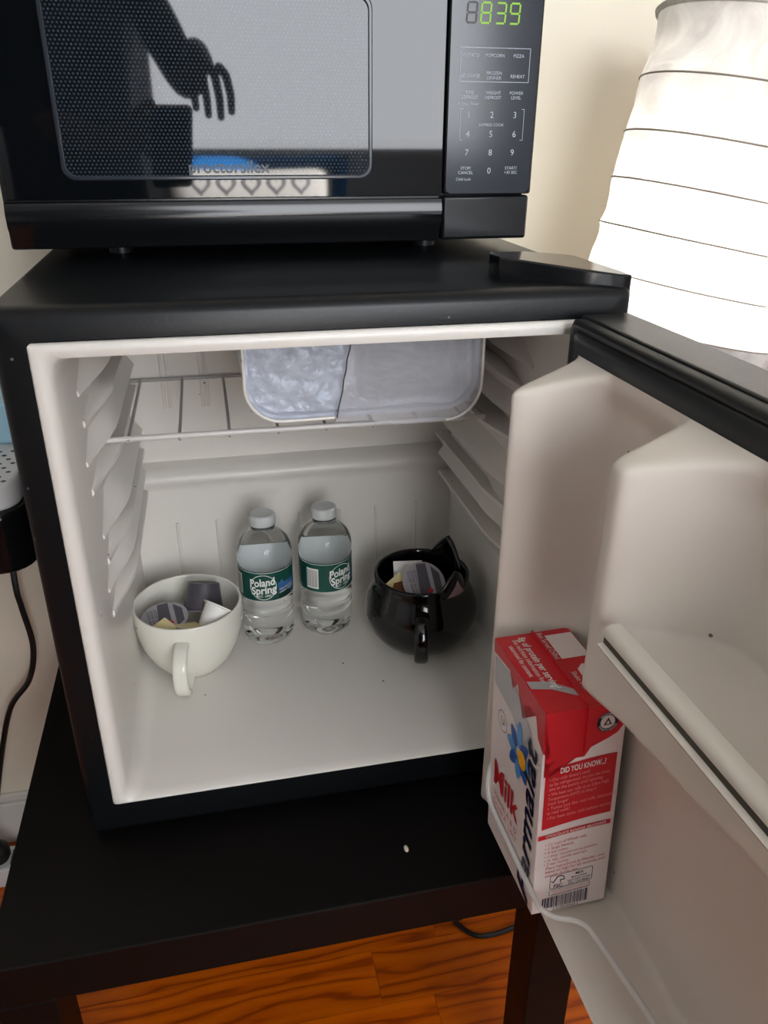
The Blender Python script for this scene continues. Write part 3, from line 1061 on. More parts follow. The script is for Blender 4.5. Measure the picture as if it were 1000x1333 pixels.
# ---------------------------------------------------------------- creamer pods and butter packets
def pod(name, label, cat, loc, rot, r, h, body_m, lid_m, upside=False, print_=True, group=None, tab=True):
    p = Thing(name, label, cat, loc, group=group)
    p.o.rotation_mode = 'XYZ'
    p.o.rotation_euler = tuple(radians(a) for a in rot)
    rb = r * 0.72
    bm = bmn()
    lathe(bm, [(0.0, 0.0012), (rb * 0.8, 0.0012), (rb * 0.86, 0.0), (rb * 0.97, 0.0006), (rb, 0.003), (r * 0.86, h * 0.80), (r * 0.88, h * 0.86), (r * 0.90, h - 0.0016), (r, h - 0.0012), (r, h), (0.0, h)], 40)
    bmesh.ops.remove_doubles(bm, verts=bm.verts, dist=0.00005)
    finish('pod_cup', bm, body_m, p, angle=50)
    bm = bmn()
    n_ = 44
    vs_ = []
    for q in range(n_):
        a = 2 * pi * q / n_
        rr = r + 0.0006
        if tab:
            da = abs((a - pi + pi) % (2 * pi) - pi)
            rr += 0.009 * max(0, 1 - da / 0.42) ** 0.8 if da < 0.42 else 0
        vs_.append((rr * cos(a), rr * sin(a)))
    prism(bm, vs_, lambda x, y: (x, y, h), lambda x, y: (x, y, h + 0.0005))
    lid = finish('foil_lid', bm, lid_m, p, smooth=False)
    if print_:
        fn = lambda u, v: (u, v, h + 0.0008)
        w_ = r * 0.36
        flat_part('print_band', [(-w_, -r * 0.86), (w_ * 0.6, -r * 0.92), (w_ * 0.9, r * 0.90), (-w_ * 0.4, r * 0.93)], fn, 'foil_dark', lid)
        flat_part('print_band', [(r * 0.42, -r * 0.75), (r * 0.78, -r * 0.5), (r * 0.84, r * 0.3), (r * 0.52, r * 0.74)], fn, 'foil_dark', lid)
        flat_part('red_mark', ellipse(r * 0.2, -r * 0.45, r * 0.13, r * 0.11, 10), lambda u, v: (u, v, h + 0.0012), 'red', lid)
        for q in range(3):
            text_part('lettering', 'CREAMER SINGLES', r * 0.16, lambda u, v, q=q: (-r * 0.62 + q * r * 0.16 - v, u, h + 0.0011), 'dark_print', lid)
    return p
pod('creamer_pod', 'grey creamer pod lying lid up in the cream cup', 'creamer', (0.0535, 0.195, 0.0560), (9, -5, 12), 0.0262, 0.0275, 'pod_grey', 'foil')
pod('creamer_pod', 'grey creamer pod turned bottom up at the back of the cream cup', 'creamer', (0.0985, 0.2320, 0.1010), (158, 16, 20), 0.0262, 0.032, 'pod_grey', 'foil', print_=False)
pod('creamer_pod', 'white creamer pod lying tilted in the cream cup', 'creamer', (0.1000, 0.1735, 0.0700), (-18, 42, 20), 0.0190, 0.0300, 'pod_white', 'pod_white', print_=False, tab=False)
def packet(label, cat, loc, rot, sx_, sy_, sz_, m, brown=False):
    p = Thing('butter_packet', label, cat, loc)
    p.o.rotation_euler = tuple(radians(a) for a in rot)
    bm = bmn(); box(bm, -sx_ * 0.42, sx_ * 0.42, -sy_ * 0.42, sy_ * 0.42, 0, sz_ * 0.8)
    box(bm, -sx_ / 2, sx_ / 2, -sy_ / 2, sy_ / 2, sz_ * 0.8, sz_)
    finish('tub', bm, 'pod_white', p, bevel=0.002, smooth=False)
    bm = bmn(); box(bm, -sx_ / 2, sx_ / 2, -sy_ / 2, sy_ / 2, sz_, sz_ + 0.0006)
    l = finish('foil_lid', bm, m, p, smooth=False)
    if brown:
        flat_part('print_band', [(-sx_ * 0.4, -sy_ * 0.3), (sx_ * 0.3, -sy_ * 0.36), (sx_ * 0.42, sy_ * 0.1), (0, sy_ * 0.3), (-sx_ * 0.3, sy_ * 0.12)], lambda u, v: (u, v, sz_ + 0.0012), 'butter_brown', l)
    return p
packet('pale yellow packet wedged at the side of the cream cup', 'packet', (0.0500, 0.1725, 0.0720), (14, -10, 40), 0.026, 0.022, 0.010, 'butter')
packet('pale yellow packet wedged near the handle of the cream cup', 'packet', (0.0790, 0.1655, 0.0730), (-10, 16, 30), 0.026, 0.022, 0.010, 'butter')
pod('creamer_pod', 'clear-lidded creamer pod tilted up in the black cat mug', 'creamer', (0.3560, 0.2020, 0.0750), (40, 0, 8), 0.0262, 0.028, 'pod_white', 'foil', tab=False)
packet('white packet standing behind the pod in the black cat mug', 'packet', (0.3490, 0.2290, 0.0840), (58, 0, -8), 0.036, 0.032, 0.011, 'pod_white')
packet('yellow and brown packet leaning in the black cat mug', 'packet', (0.3270, 0.1960, 0.0790), (34, -14, 35), 0.034, 0.030, 0.011, 'butter', True)

# ---------------------------------------------------------------- milk carton in the door
CW, CD, CH = 0.0665, 0.106, 0.206
mk = Thing('milk_carton', 'tall red and white milk carton standing in the door shelf', 'carton', (0.3835, -0.1475, -0.0030))
mk.o.rotation_euler = (radians(-2.6), radians(-0.9), radians(0.8))
bm = bmn()
box(bm, -CW / 2, CW / 2, -CD / 2, CD / 2, 0, CH)
finish('carton_body', bm, 'carton', mk, bevel=0.0006, seg=2, smooth=True)
e_ = 0.0004
front = lambda u, v: (u, -CD / 2 - e_, v)               # u: x across, v: height
front2 = lambda u, v: (u, -CD / 2 - 2 * e_, v)
side = lambda u, v: (-CW / 2 - e_, -u, v)                # u runs towards the viewer end (-y)
side2 = lambda u, v: (-CW / 2 - 2 * e_, -u, v)
topf = lambda u, v: (u, v, CH + e_)
topf2 = lambda u, v: (u, v, CH + 2 * e_)
hW, hD = CW / 2, CD / 2
# red top
red_top = flat_part('red_print', [(-hW - 0.0003, -hD - 0.0003), (hW, -hD - 0.0003), (hW, hD), (-hW - 0.0003, hD)], topf, 'red', mk)
flat_part('silver_print', [(-hW + 0.001, -hD + 0.030), (-hW + 0.016, -hD + 0.026), (0.001, -hD + 0.012), (0.001, -hD + 0.021), (-hW + 0.018, -hD + 0.036), (-hW + 0.001, -hD + 0.040)], topf2, 'silver_print', mk)
flat_part('white_patch', [(0.013, -hD + 0.032), (hW - 0.001, -hD + 0.022), (hW - 0.001, -hD + 0.050), (0.020, -hD + 0.052), (0.014, -hD + 0.046)], topf2, 'carton', mk)
flat_part('white_patch', [(0.008, hD - 0.044), (hW - 0.001, hD - 0.044), (hW - 0.001, hD - 0.008), (0.008, hD - 0.008)], topf2, 'carton', mk)
bm = bmn()
box(bm, -0.0005, 0.0006, -hD - 0.0004, hD, CH, CH + 0.003)
finish('top_seam', bm, 'red', mk, smooth=False)
text_part('lettering', '8g of protein per serving!', 0.0092, lambda u, v: (-0.0125 + v, -u + 0.010, CH + 2.4 * e_), 'white_print', mk, bold=0.012, width=0.074)
text_part('lettering', 'See nutrition information for\nsaturated fat content.', 0.0062, lambda u, v: (-0.0225 + v, -u + 0.014, CH + 2.4 * e_), 'white_print', mk, width=0.062)
text_part('lettering', 'Best Served Chilled', 0.0066, lambda u, v: (0.0048 + v, -u + 0.030, CH + 2.4 * e_), 'white_print', mk, width=0.040)
text_part('lettering', 'Shake Well', 0.0062, lambda u, v: (0.0085 + v, -u - 0.022, CH + 2.4 * e_), 'white_print', mk, width=0.024)
# front narrow face: red drip cap, badge, panels
drip = [(-hW - 0.0003, CH + 0.0003), (hW, CH + 0.0003), (hW - 0.001, CH - 0.020), (0.027, CH - 0.028), (0.020, CH - 0.032), (0.012, CH - 0.033), (0.006, CH - 0.038), (0.001, CH - 0.046), (-0.006, CH - 0.046),
        (-0.013, CH - 0.049), (-0.020, CH - 0.056), (-0.026, CH - 0.060), (-0.0315, CH - 0.060), (-0.029, CH - 0.053), (-0.022, CH - 0.044), (-0.029, CH - 0.047), (-0.0315, CH - 0.044), (-0.027, CH - 0.040), (-hW - 0.0003, CH - 0.037)]
flat_part('red_print', drip, front, 'red', mk)
bm = bmn(); box(bm, -0.0006, 0.0006, -hD - 0.003, -hD, CH - 0.040, CH + 0.002)
finish('front_seam', bm, 'red', mk, smooth=False)
ring_poly_part('badge_ring', ellipse(0.0175, CH - 0.0165, 0.0088, 0.0088, 30), ellipse(0.0175, CH - 0.0165, 0.0060, 0.0060, 30), front2, 'navy', mk)
flat_part('badge_center', ellipse(0.0175, CH - 0.0165, 0.0060, 0.0060, 24), front2, 'carton', mk)
f3 = lambda u, v: (u, -CD / 2 - 3 * e_, v)
ring_poly_part('badge_triangle', [(0.0175 - 0.0035, CH - 0.0188), (0.0175 + 0.0035, CH - 0.0188), (0.0175, CH - 0.0120)], [(0.0175 - 0.0016, CH - 0.0179), (0.0175 + 0.0016, CH - 0.0179), (0.0175, CH - 0.0146)], f3, 'dark_print', mk)
text_part('lettering', 'PROTECTS', 0.0028, lambda u, v: ((0.0175 + (0.0074 + v) * sin(u / 0.0074)), -CD / 2 - 3 * e_, CH - 0.0165 + (0.0074 + v) * cos(u / 0.0074)), 'white_print', mk, bold=0.01)
text_part('lettering', "WHAT'S GOOD", 0.0026, lambda u, v: ((0.0175 + (0.0074 - v) * sin(u / 0.0074)), -CD / 2 - 3 * e_, CH - 0.0165 - (0.0074 - v) * cos(u / 0.0074)), 'white_print', mk, bold=0.01)
def curved_rect(u0, u1, v0, v1, sag, n_=10):
    top_ = [(u0 + (u1 - u0) * q / n_, v1 + sag * sin(pi * (0.5 * q / n_))) for q in range(n_ + 1)]
    bot_ = [(u0 + (u1 - u0) * q / n_, v0 + sag * sin(pi * (0.5 * q / n_))) for q in range(n_ + 1)]
    return bot_ + list(reversed(top_))
red_box = flat_part('red_box_print', curved_rect(-0.0300, 0.0290, 0.0925, 0.1525, 0.0060), front, 'red', mk)
text_part('lettering', 'DID YOU KNOW...?', 0.0076, lambda u, v: (u + 0.001, -CD / 2 - 2 * e_, v + 0.1510 + 0.05 * u), 'white_print', mk, bold=0.02, width=0.038)
facts = [(['\u2022 Our milk doesn\'t need', 'to be refrigerated, so you can keep', 'one in the pantry until opening'], 0.1445), (['\u2022 We heat our milk at an Ultra High', 'Temperature (UHT) to keep it', 'fresh longer'], 0.1300),
         (['\u2022 Tastes just like real milk, because it', 'is real milk!'], 0.1160), (['\u2022 For best taste, chill before serving.'], 0.1060)]
for ls, v0 in facts:
    for q, s_ in enumerate(ls):
        text_part('lettering', s_, 0.0046, lambda u, v, q=q, v0=v0: (u - 0.0265, -CD / 2 - 2 * e_, v + v0 - q * 0.0046 + 0.075 * (u - 0.0265)), 'pinkprint', mk, align='LEFT', width=0.0017 * len(s_) * 0.85)
flat_part('red_strip_print', curved_rect(-0.0322, 0.0300, 0.0815, 0.0862, 0.0045), front, 'red', mk)
text_part('lettering', 'CHOCOLATE BANANA MILKSHAKE', 0.0040, lambda u, v: (u, -CD / 2 - 2 * e_, v + 0.0870 + 0.07 * u), 'carton', mk, bold=0.015, width=0.052)
recipe = ['\u2022 1\u00bd cups of Whole milk', '\u2022 1 large banana', '\u2022 4 ice cubes', '\u2022 1 tbsp. natural cocoa powder', '\u2022 \u00bd tsp. vanilla extract', '\u2022 2 tsp. honey', 'Place ingredients in blender, and', 'blend on high for 60 seconds until', 'smooth. Serves two.']
for q, s_ in enumerate(recipe):
    text_part('lettering', s_, 0.0043, lambda u, v, q=q: (u - 0.0260 + (0.002 if q > 5 else 0), -CD / 2 - 2 * e_, v + 0.0778 - q * 0.0043 + 0.07 * (u - 0.0260)), 'redprint', mk, align='LEFT', width=0.00155 * len(s_))
def frame_part(name, u0, u1, v0, v1, t_, m, fn):
    ring_poly_part(name, rrect(u0, u1, v0, v1, 0.0015, 3), rrect(u0 + t_, u1 - t_, v0 + t_, v1 - t_, 0.0011, 3), fn, m, mk)
skew = lambda u, v: (u, -CD / 2 - e_, v + 0.06 * u)
frame_part('mark_frame', -0.0190, 0.0190, 0.0265, 0.0415, 0.0005, 'dark_print', skew)
frame_part('mark_frame', -0.0190, 0.0175, 0.0190, 0.0255, 0.0004, 'dark_print', skew)
text_part('lettering', 'FSC', 0.0050, lambda u, v: (u - 0.0115, -CD / 2 - 2 * e_, v + 0.0292 - 0.0007), 'dark_print', mk, bold=0.02)
bm = bmn()
tube(bm, [(x_, -hD - 0.0005, z_) for x_, z_ in ((-0.0175, 0.0345), (-0.0160, 0.0322), (-0.0125, 0.0385), (-0.0095, 0.0392), (-0.0065, 0.0372), (-0.0060, 0.0345), (-0.0095, 0.0345), (-0.0095, 0.0318))], 0.0004, 5)
finish('tree_tick', bm, 'dark_print', mk)
for s_, v_, z_ in (('MIX', 0.0042, 0.0386), ('Board from', 0.0030, 0.0352), ('responsible sources', 0.0026, 0.0324), ('FSC C014047', 0.0034, 0.0292)):
    text_part('lettering', s_, v_, lambda u, v, z_=z_: (u + 0.0070, -CD / 2 - 2 * e_, v + z_ + 0.06 * u), 'dark_print', mk, bold=0.01)
for q in range(2):
    text_part('lettering', 'Please recycle this package where facilities exist', 0.0022, lambda u, v, q=q: (u, -CD / 2 - 2 * e_, v + 0.0235 - q * 0.0028 + 0.06 * u), 'redprint', mk, width=0.032)
rb_ = random.Random(11)
u = -0.0245
while u < 0.0165:
    w_ = rb_.choice((0.0004, 0.0006, 0.0009, 0.0013))
    flat_part('bar', [(u, 0.0045), (u + w_, 0.0045), (u + w_, 0.0175 + 0.06 * u), (u, 0.0175 + 0.06 * u)], front, 'navy', mk)
    u += w_ + rb_.choice((0.0004, 0.0006, 0.0008))
text_part('lettering', '0 41900 07664 3', 0.0034, lambda u, v: (u - 0.003, -CD / 2 - 2 * e_, v + 0.0028), 'dark_print', mk)
# wide face towards the fridge: flower, milk, big name
flat_part('red_print', [(-hD, CH + 0.0003), (hD + 0.0003, CH + 0.0003), (hD + 0.0003, CH - 0.036), (hD - 0.010, CH - 0.030), (hD - 0.016, CH - 0.012), (hD - 0.034, CH - 0.016), (hD - 0.040, CH - 0.034), (hD - 0.044, CH - 0.020), (0.0, CH - 0.010), (-0.010, CH - 0.022), (-0.016, CH - 0.008), (-hD + 0.001, CH - 0.012)], side, 'red', mk)
flat_part('silver_print', [(-hD + 0.004, CH - 0.014), (-0.012, CH - 0.010), (0.012, CH - 0.024), (0.030, CH - 0.034), (0.0385, CH - 0.050), (0.020, CH - 0.060), (-0.010, CH - 0.045), (-hD + 0.004, CH - 0.040)], side, 'silver_print', mk)
fc = (0.010, CH - 0.072)
for q in range(8):
    a = radians(90 + 45 * q)
    d = Vector((cos(a), sin(a)))
    s_ = Vector((-sin(a), cos(a)))
    L_ = 0.026 if q == 0 else 0.019
    cc = Vector(fc) + d * (L_ * 0.5 + 0.006)
    pl = [cc + d * (L_ * 0.5 * cos(2 * pi * j / 16)) + s_ * (0.0058 * sin(2 * pi * j / 16) * (1 - 0.35 * cos(2 * pi * j / 16))) for j in range(16)]
    flat_part('petal', [tuple(p_) for p_ in pl], side2, 'lightblue' if q % 2 == 0 else 'blue', mk)
flat_part('flower_center', ellipse(fc[0] + 0.008, fc[1], 0.0085, 0.0085, 20), lambda u, v: (-CW / 2 - 3 * e_, -u, v), 'yellow', mk)
text_part('lettering', 'Milk', 0.036, lambda u, v: (-CW / 2 - 2 * e_, -(u - 0.014), v + 0.074), 'red', mk, bold=0.02, width=0.056)
text_part('lettering', 'Vitamin A & D\nGrade A  UHT', 0.009, lambda u, v: (-CW / 2 - 2 * e_, -(u - 0.012), v + 0.048), 'redprint', mk)
text_part('lettering', 'Parmalat', 0.052, lambda u, v: (-CW / 2 - 2 * e_, -(0.0345 - v * 0.62), u * 1.0 + 0.080), 'navy', mk, bold=0.02, shear=0.3, width=0.166)
ring_poly_part('mark_ring', ellipse(-0.026, CH - 0.066, 0.0100, 0.0100, 24), ellipse(-0.026, CH - 0.066, 0.0093, 0.0093, 24), side2, 'dark_print', mk)
text_part('lettering', 'U', 0.011, lambda u, v: (-CW / 2 - 2 * e_, -(u - 0.026), v + CH - 0.066), 'dark_print', mk)

# ---------------------------------------------------------------- microwave
MX0, MX1, MY0, MY1, MZ0, MZ1 = -0.040, 0.4625, 0.200, 0.466, 0.4885, 0.782
mw = Thing('microwave', 'black countertop microwave standing on top of the refrigerator', 'microwave', ((MX0 + MX1) / 2, (MY0 + MY1) / 2, 0.4752))
def Wm(x, y, z):
    return (x - mw.org.x, y - mw.org.y, z - mw.org.z)
def wbox(bm, x0, x1, y0, y1, z0, z1):
    a, b = Wm(x0, y0, z0), Wm(x1, y1, z1)
    box(bm, a[0], b[0], a[1], b[1], a[2], b[2])
bm = bmn(); wbox(bm, MX0, MX1, MY0 + 0.022, MY1, MZ0, MZ1)
finish('body', bm, 'mwbody', mw, bevel=0.002, smooth=False)
for fx in (MX0 + 0.09, MX1 - 0.09):
    for fy in (MY0 + 0.08, MY1 - 0.04):
        bm = bmn(); lathe(bm, [(0.012, 0), (0.012, MZ0 - 0.4752 + 0.001)], 16, Wm(fx, fy, 0.4752), True, True)
        finish('foot', bm, 'gasket', mw)
# door: frame plate, glass face, raised window rim, lower band
bm = bmn(); wbox(bm, MX0, 0.3690, MY0 + 0.003, MY0 + 0.0225, MZ0, MZ1)
dr = finish('door', bm, 'mwbody', mw, bevel=0.003, seg=3, smooth=True)
bm = bmn(); wbox(bm, MX0 + 0.004, 0.3685, MY0, MY0 + 0.0035, 0.5315, MZ1 - 0.004)
gl_ = finish('glass_face', bm, 'mwglass', dr, bevel=0.0008, smooth=True)
WX0, WX1, WZ0, WZ1 = 0.0190, 0.2945, 0.5515, 0.6955
bm = bmn()
o_ = rrect(WX0 - 0.004, WX1 + 0.004, WZ0 - 0.004, WZ1 + 0.004, 0.012, 6)
i_ = rrect(WX0, WX1, WZ0, WZ1, 0.010, 6)
loft(bm, [[Wm(x, MY0 - 0.0001, z) for x, z in o_], [Wm(x + 0, MY0 - 0.0014, z) for x, z in rrect(WX0 - 0.003, WX1 + 0.003, WZ0 - 0.003, WZ1 + 0.003, 0.0115, 6)], [Wm(x, MY0 - 0.0014, z) for x, z in rrect(WX0 - 0.001, WX1 + 0.001, WZ0 - 0.001, WZ1 + 0.001, 0.0105, 6)], [Wm(x, MY0 - 0.0002, z) for x, z in i_]])
finish('window_rim', bm, 'mwpanel', dr, angle=30)
bm = bmn()
bm.faces.new([bm.verts.new(Wm(x, MY0 - 0.0002, z)) for x, z in i_])
finish('window_screen', bm, 'mwscreen', dr, smooth=False)
bm = bmn()
loft(bm, [[Wm(x, y, z) for y, z in ((MY0 + 0.003, 0.5300), (MY0 - 0.004, 0.5290), (MY0 - 0.007, 0.5200), (MY0 - 0.006, 0.5085), (MY0 - 0.001, 0.5010), (MY0 + 0.003, 0.4900))] for x in (MX0 + 0.002, 0.3675)], True, True)
finish('lower_band', bm, 'blackplastic', dr, angle=30)
text_part('lettering', 'proctorsilex', 0.0150, lambda u, v: Wm(u + 0.1625, MY0 - 0.0006, v + 0.5580), 'brand_grey', dr, bold=0.015, width=0.074)
# control panel
bm = bmn(); wbox(bm, 0.3705, MX1, MY0, MY0 + 0.0225, 0.5325, MZ1)
cp = finish('control_panel', bm, 'mwbody', mw, bevel=0.0025, seg=3, smooth=True)
bm = bmn()
prism(bm, [(x, z) for x, z in rrect(0.3722, 0.4590, 0.5335, 0.7700, 0.006, 5)], lambda x, z: Wm(x, MY0 + 0.002, z), lambda x, z: Wm(x, MY0 - 0.0008, z))
finish('panel_face', bm, 'mwpanel', cp, smooth=False)
bm = bmn(); wbox(bm, 0.3705, MX1 - 0.001, MY0 + 0.001, MY0 + 0.0225, MZ0 + 0.001, 0.5312)
finish('open_button', bm, 'mwbody', mw, bevel=0.003, seg=3, smooth=True)
pf = lambda u, v: Wm(u, MY0 - 0.0012, v)
# display
SEG = {'8': 'abcdefg', '3': 'abcdg', '9': 'abcdfg'}
def digit(ch, x, z, w_, h_, m):
    segs = {'a': ((0, h_), (w_, h_)), 'b': ((w_, h_), (w_, h_ / 2)), 'c': ((w_, h_ / 2), (w_, 0)), 'd': ((0, 0), (w_, 0)), 'e': ((0, h_ / 2), (0, 0)), 'f': ((0, h_), (0, h_ / 2)), 'g': ((0, h_ / 2), (w_, h_ / 2))}
    for sname in SEG[ch]:
        (x0, z0), (x1, z1) = segs[sname]
        t_ = 0.0008
        g_ = 0.0006
        if abs(x1 - x0) > abs(z1 - z0):
            pl = [(x0 + g_, z0 - t_), (x1 - g_, z0 - t_), (x1 - g_, z0 + t_), (x0 + g_, z0 + t_)]
        else:
            za, zb = min(z0, z1), max(z0, z1)
            pl = [(x0 - t_, za + g_), (x0 + t_, za + g_), (x0 + t_, zb - g_), (x0 - t_, zb - g_)]
        flat_part('display_segment', [(x + a + 0.06 * b, z + b) for a, b in pl], pf, m, cp)
for ch, x, m in (('8', 0.3865, 'led_off'), ('8', 0.3998, 'led'), ('3', 0.4142, 'led'), ('9', 0.4278, 'led')):
    digit(ch, x, 0.6795, 0.0090, 0.0160, m)
def panel_text(s, x, z, size, **kw):
    text_part('lettering', s, size, lambda u, v: pf(u + x, v + z), 'ink_grey', cp, **kw)
frame_o, frame_i = [(0.3820, 0.6315), (0.4510, 0.6315), (0.4510, 0.6600), (0.3820, 0.6600)], [(0.3825, 0.6320), (0.4505, 0.6320), (0.4505, 0.6595), (0.3825, 0.6595)]
ring_poly_part('key_frame', frame_o, frame_i, pf, 'ink_grey', cp)
for s, x, z in (('POTATO', 0.3925, 0.6535), ('POPCORN', 0.4160, 0.6535), ('PIZZA', 0.4395, 0.6535), ('BEVERAGE', 0.3925, 0.6365), ('FROZEN\nDINNER', 0.4160, 0.6370), ('REHEAT', 0.4395, 0.6365),
                ('TIME\nDEFROST', 0.3925, 0.6205), ('WEIGHT\nDEFROST', 0.4160, 0.6205), ('POWER\nLEVEL', 0.4395, 0.6205), ('STOP/\nCANCEL', 0.3920, 0.5545), ('START/\n+30 SEC', 0.4390, 0.5545)):
    panel_text(s, x, z, 0.0040)
panel_text('Kitchen Timer', 0.3920, 0.6130, 0.0035)
panel_text('EXPRESS COOK', 0.4160, 0.5950, 0.0036)
panel_text('Child Lock', 0.3900, 0.5465, 0.0035)
for s, x, z in (('1', 0.3925, 0.6035), ('2', 0.4160, 0.6035), ('3', 0.4395, 0.6035), ('4', 0.3925, 0.5868), ('5', 0.4160, 0.5868), ('6', 0.4400, 0.5868), ('7', 0.3922, 0.5704), ('8', 0.4165, 0.5704), ('9', 0.4393, 0.5704), ('0', 0.4162, 0.5540)):
    panel_text(s, x, z, 0.0078)
for x, dx in ((0.3840, 0.003), (0.4490, -0.003)):
    for u0, u1, v0, v1 in ((x, x + 0.0004 * (1 if dx > 0 else -1), 0.5815, 0.6090), (x, x + dx, 0.6086, 0.6090), (x, x + dx, 0.5815, 0.5819)):
        flat_part('key_bracket', [(min(u0, u1), v0), (max(u0, u1), v0), (max(u0, u1), v1), (min(u0, u1), v1)], pf, 'ink_grey', cp)

# ---------------------------------------------------------------- paper lamp
LX, LY = 0.640, 0.240
lamp = Thing('floor_lamp', 'glowing tall white paper floor lamp with wire rings beside the refrigerator', 'lamp', (LX, LY, -ZO))
TILT = 0.19
# rings along a bent axis: straight low down, leaning over higher up
ss = [0.240, 0.176, 0.122, 0.074, 0.026, -0.022, -0.070]
while ss[-1] > -0.86:
    ss.append(ss[-1] - 0.05)
AX = {}
def axis_point(sv):
    """centre (x, z) and lean of the lamp axis at arc position sv"""
    if sv >= -0.07:
        return 0.689 + sv * sin(TILT), 0.45 + sv * cos(TILT), TILT
    x, z = 0.689 - 0.07 * sin(TILT), 0.45 - 0.07 * cos(TILT)
    q, th = -0.07, TILT
    while q > sv + 1e-9:
        st = min(0.01, q - sv)
        th = TILT * (1 - sm(0.07, 0.55, -q))
        x -= st * sin(th)
        z -= st * cos(th)
        q -= st
    return x, z, TILT * (1 - sm(0.07, 0.55, -sv))
s_end = -0.05
while axis_point(s_end)[1] > -ZO + 0.006:
    s_end -= 0.001
ss = [v for v in ss if v > s_end + 0.02] + [s_end]
def lamp_pt(sv, r, a):
    x, z, th = axis_point(sv)
    return Vector((x - LX + r * cos(a) * cos(th), r * sin(a), z + ZO - r * cos(a) * sin(th)))
def lamp_r(sv):
    return 0.120 - 0.012 * sm(0.22, -0.06, sv) if False else 0.119
rl = random.Random(9)
bm = bmn()
NL = 120
ph = [rl.random() * 6.28 for _ in range(8)]
rings = []
lv = []
for a_, b_ in zip(ss, ss[1:]):
    for q in range(8):
        lv.append((a_ + (b_ - a_) * q / 8, q))
lv.append((ss[-1], 0))
for sv, q in lv:
    arch = sin(pi * q / 8)
    ring = []
    for j in range(NL):
        a = 2 * pi * j / NL
        cr_ = mnoise.fractal(Vector((cos(a) * 2.2, sin(a) * 2.2, sv * 16)), 1.0, 2.2, 4)
        ring.append(bm.verts.new(lamp_pt(sv, lamp_r(sv) + arch * (-0.0022 + 0.0045 * cr_), a)))
    rings.append(ring)
for a, b in zip(rings, rings[1:]):
    for j in range(NL):
        bm.faces.new((a[j], a[(j + 1) % NL], b[(j + 1) % NL], b[j]))
finish('paper_shade', bm, 'paper', lamp, angle=180)
MT['lampwire'] = mat('grey_lamp_wire', rgb(150, 142, 130), 0.5)
for i, sv in enumerate(ss):
    bm = bmn()
    tube(bm, [lamp_pt(sv, lamp_r(sv) + 0.0006, 2 * pi * j / 72) for j in range(72)], 0.0010 if i else 0.0035, 6, closed=True)
    finish('wire_ring', bm, 'lampwire' if i else 'paper', lamp)
bm = bmn()
tube(bm, [lamp_pt(0.240, 0.119, 0), lamp_pt(0.242, 0, 0), lamp_pt(0.240, 0.119, pi)], 0.002, 6)
tube(bm, [lamp_pt(0.240, 0.119, pi / 2), lamp_pt(0.242, 0, 0), lamp_pt(0.240, 0.119, -pi / 2)], 0.002, 6)
finish('top_cross', bm, 'metal_black', lamp)
bm = bmn(); tube(bm, [lamp_pt(sv, 0, 0) for sv in [-0.055 - 0.03 * q for q in range(29)] if sv > s_end + 0.01] + [lamp_pt(s_end + 0.006, 0, 0)], 0.006, 10)
finish('stem', bm, 'metal_black', lamp)
bx_, bz_, _t = axis_point(s_end)
bm = bmn(); lathe(bm, [(0.10, 0.0), (0.10, 0.010), (0.02, 0.016)], 40, (bx_ - LX, 0, 0), True, True)
finish('base_plate', bm, 'metal_black', lamp)
bm = bmn()
loft(bm, [[lamp_pt(sv, 0.114, 2 * pi * j / 60) for j in range(60)] for sv in (-0.0705, -0.0680)], True, True)
finish('light_block_disc', bm, 'metal_black', lamp)  # unseen opaque disc added to block the bulb and dim the paper below
bm = bmn()
bp_ = [(0.004, 0.0), (0.014, 0.002), (0.015, 0.02), (0.027, 0.045), (0.030, 0.062), (0.022, 0.083), (0.004, 0.09)]
loft(bm, [[lamp_pt(-0.066 + h_ * 0.5, r_ * 0.7, 2 * pi * j / 24) for j in range(24)] for r_, h_ in bp_], True, True)
MT['bulb'] = emission('lamp_bulb_glow', (1.0, 0.93, 0.78, 1), 12.0)
finish('bulb', bm, 'bulb', lamp)
pl = bpy.data.lights.new('lamp_bulb_light', 'POINT')
pl.energy = 6.5
pl.color = (1.0, 0.96, 0.90)
pl.shadow_soft_size = 0.012
plo = bpy.data.objects.new('lamp_bulb_light', pl)
COL.objects.link(plo)
plo.parent = lamp.o
plo.location = lamp_pt(-0.006, 0, 0)

# ---------------------------------------------------------------- left of the fridge: tray table with white appliance
tt = Thing('tray_table', 'black tray table beside the refrigerator carrying a white appliance', 'table', (-0.27, 0.33, -ZO))
def T(x, y, z):
    return (x + 0.27, y - 0.33, z + ZO)
bm = bmn()
pts = [(x, y) for x, y in rrect(-0.46, -0.078, 0.205, 0.452, 0.035, 6)]
prism(bm, pts, lambda x, y: T(x, y, 0.150), lambda x, y: T(x, y, 0.2215))
finish('tray_top', bm, 'blackplastic', tt, bevel=0.006, seg=3)
bm = bmn(); box(bm, *(T(-0.45, 0, 0)[0], T(-0.42, 0, 0)[0], T(0, 0.27, 0)[1], T(0, 0.39, 0)[1], 0.012, 0.150 + ZO + 0.001))
finish('column', bm, 'metal_black', tt, bevel=0.002, smooth=False)
bm = bmn(); box(bm, *(T(-0.47, 0, 0)[0], T(-0.335, 0, 0)[0], T(0, 0.20, 0)[1], T(0, 0.44, 0)[1], 0.0, 0.0125))
finish('base_plate', bm, 'metal_black', tt, bevel=0.002, smooth=False)
ap = Thing('drip_tray_appliance', 'white appliance with perforated top and pale blue tank on black tray table', 'appliance', (-0.235, 0.33, 0.2216))
def A(x, y, z):
    return (x + 0.235, y - 0.33, z - 0.2216)
bm = bmn()
pts = rrect(-0.385, -0.085, 0.212, 0.448, 0.03, 6)
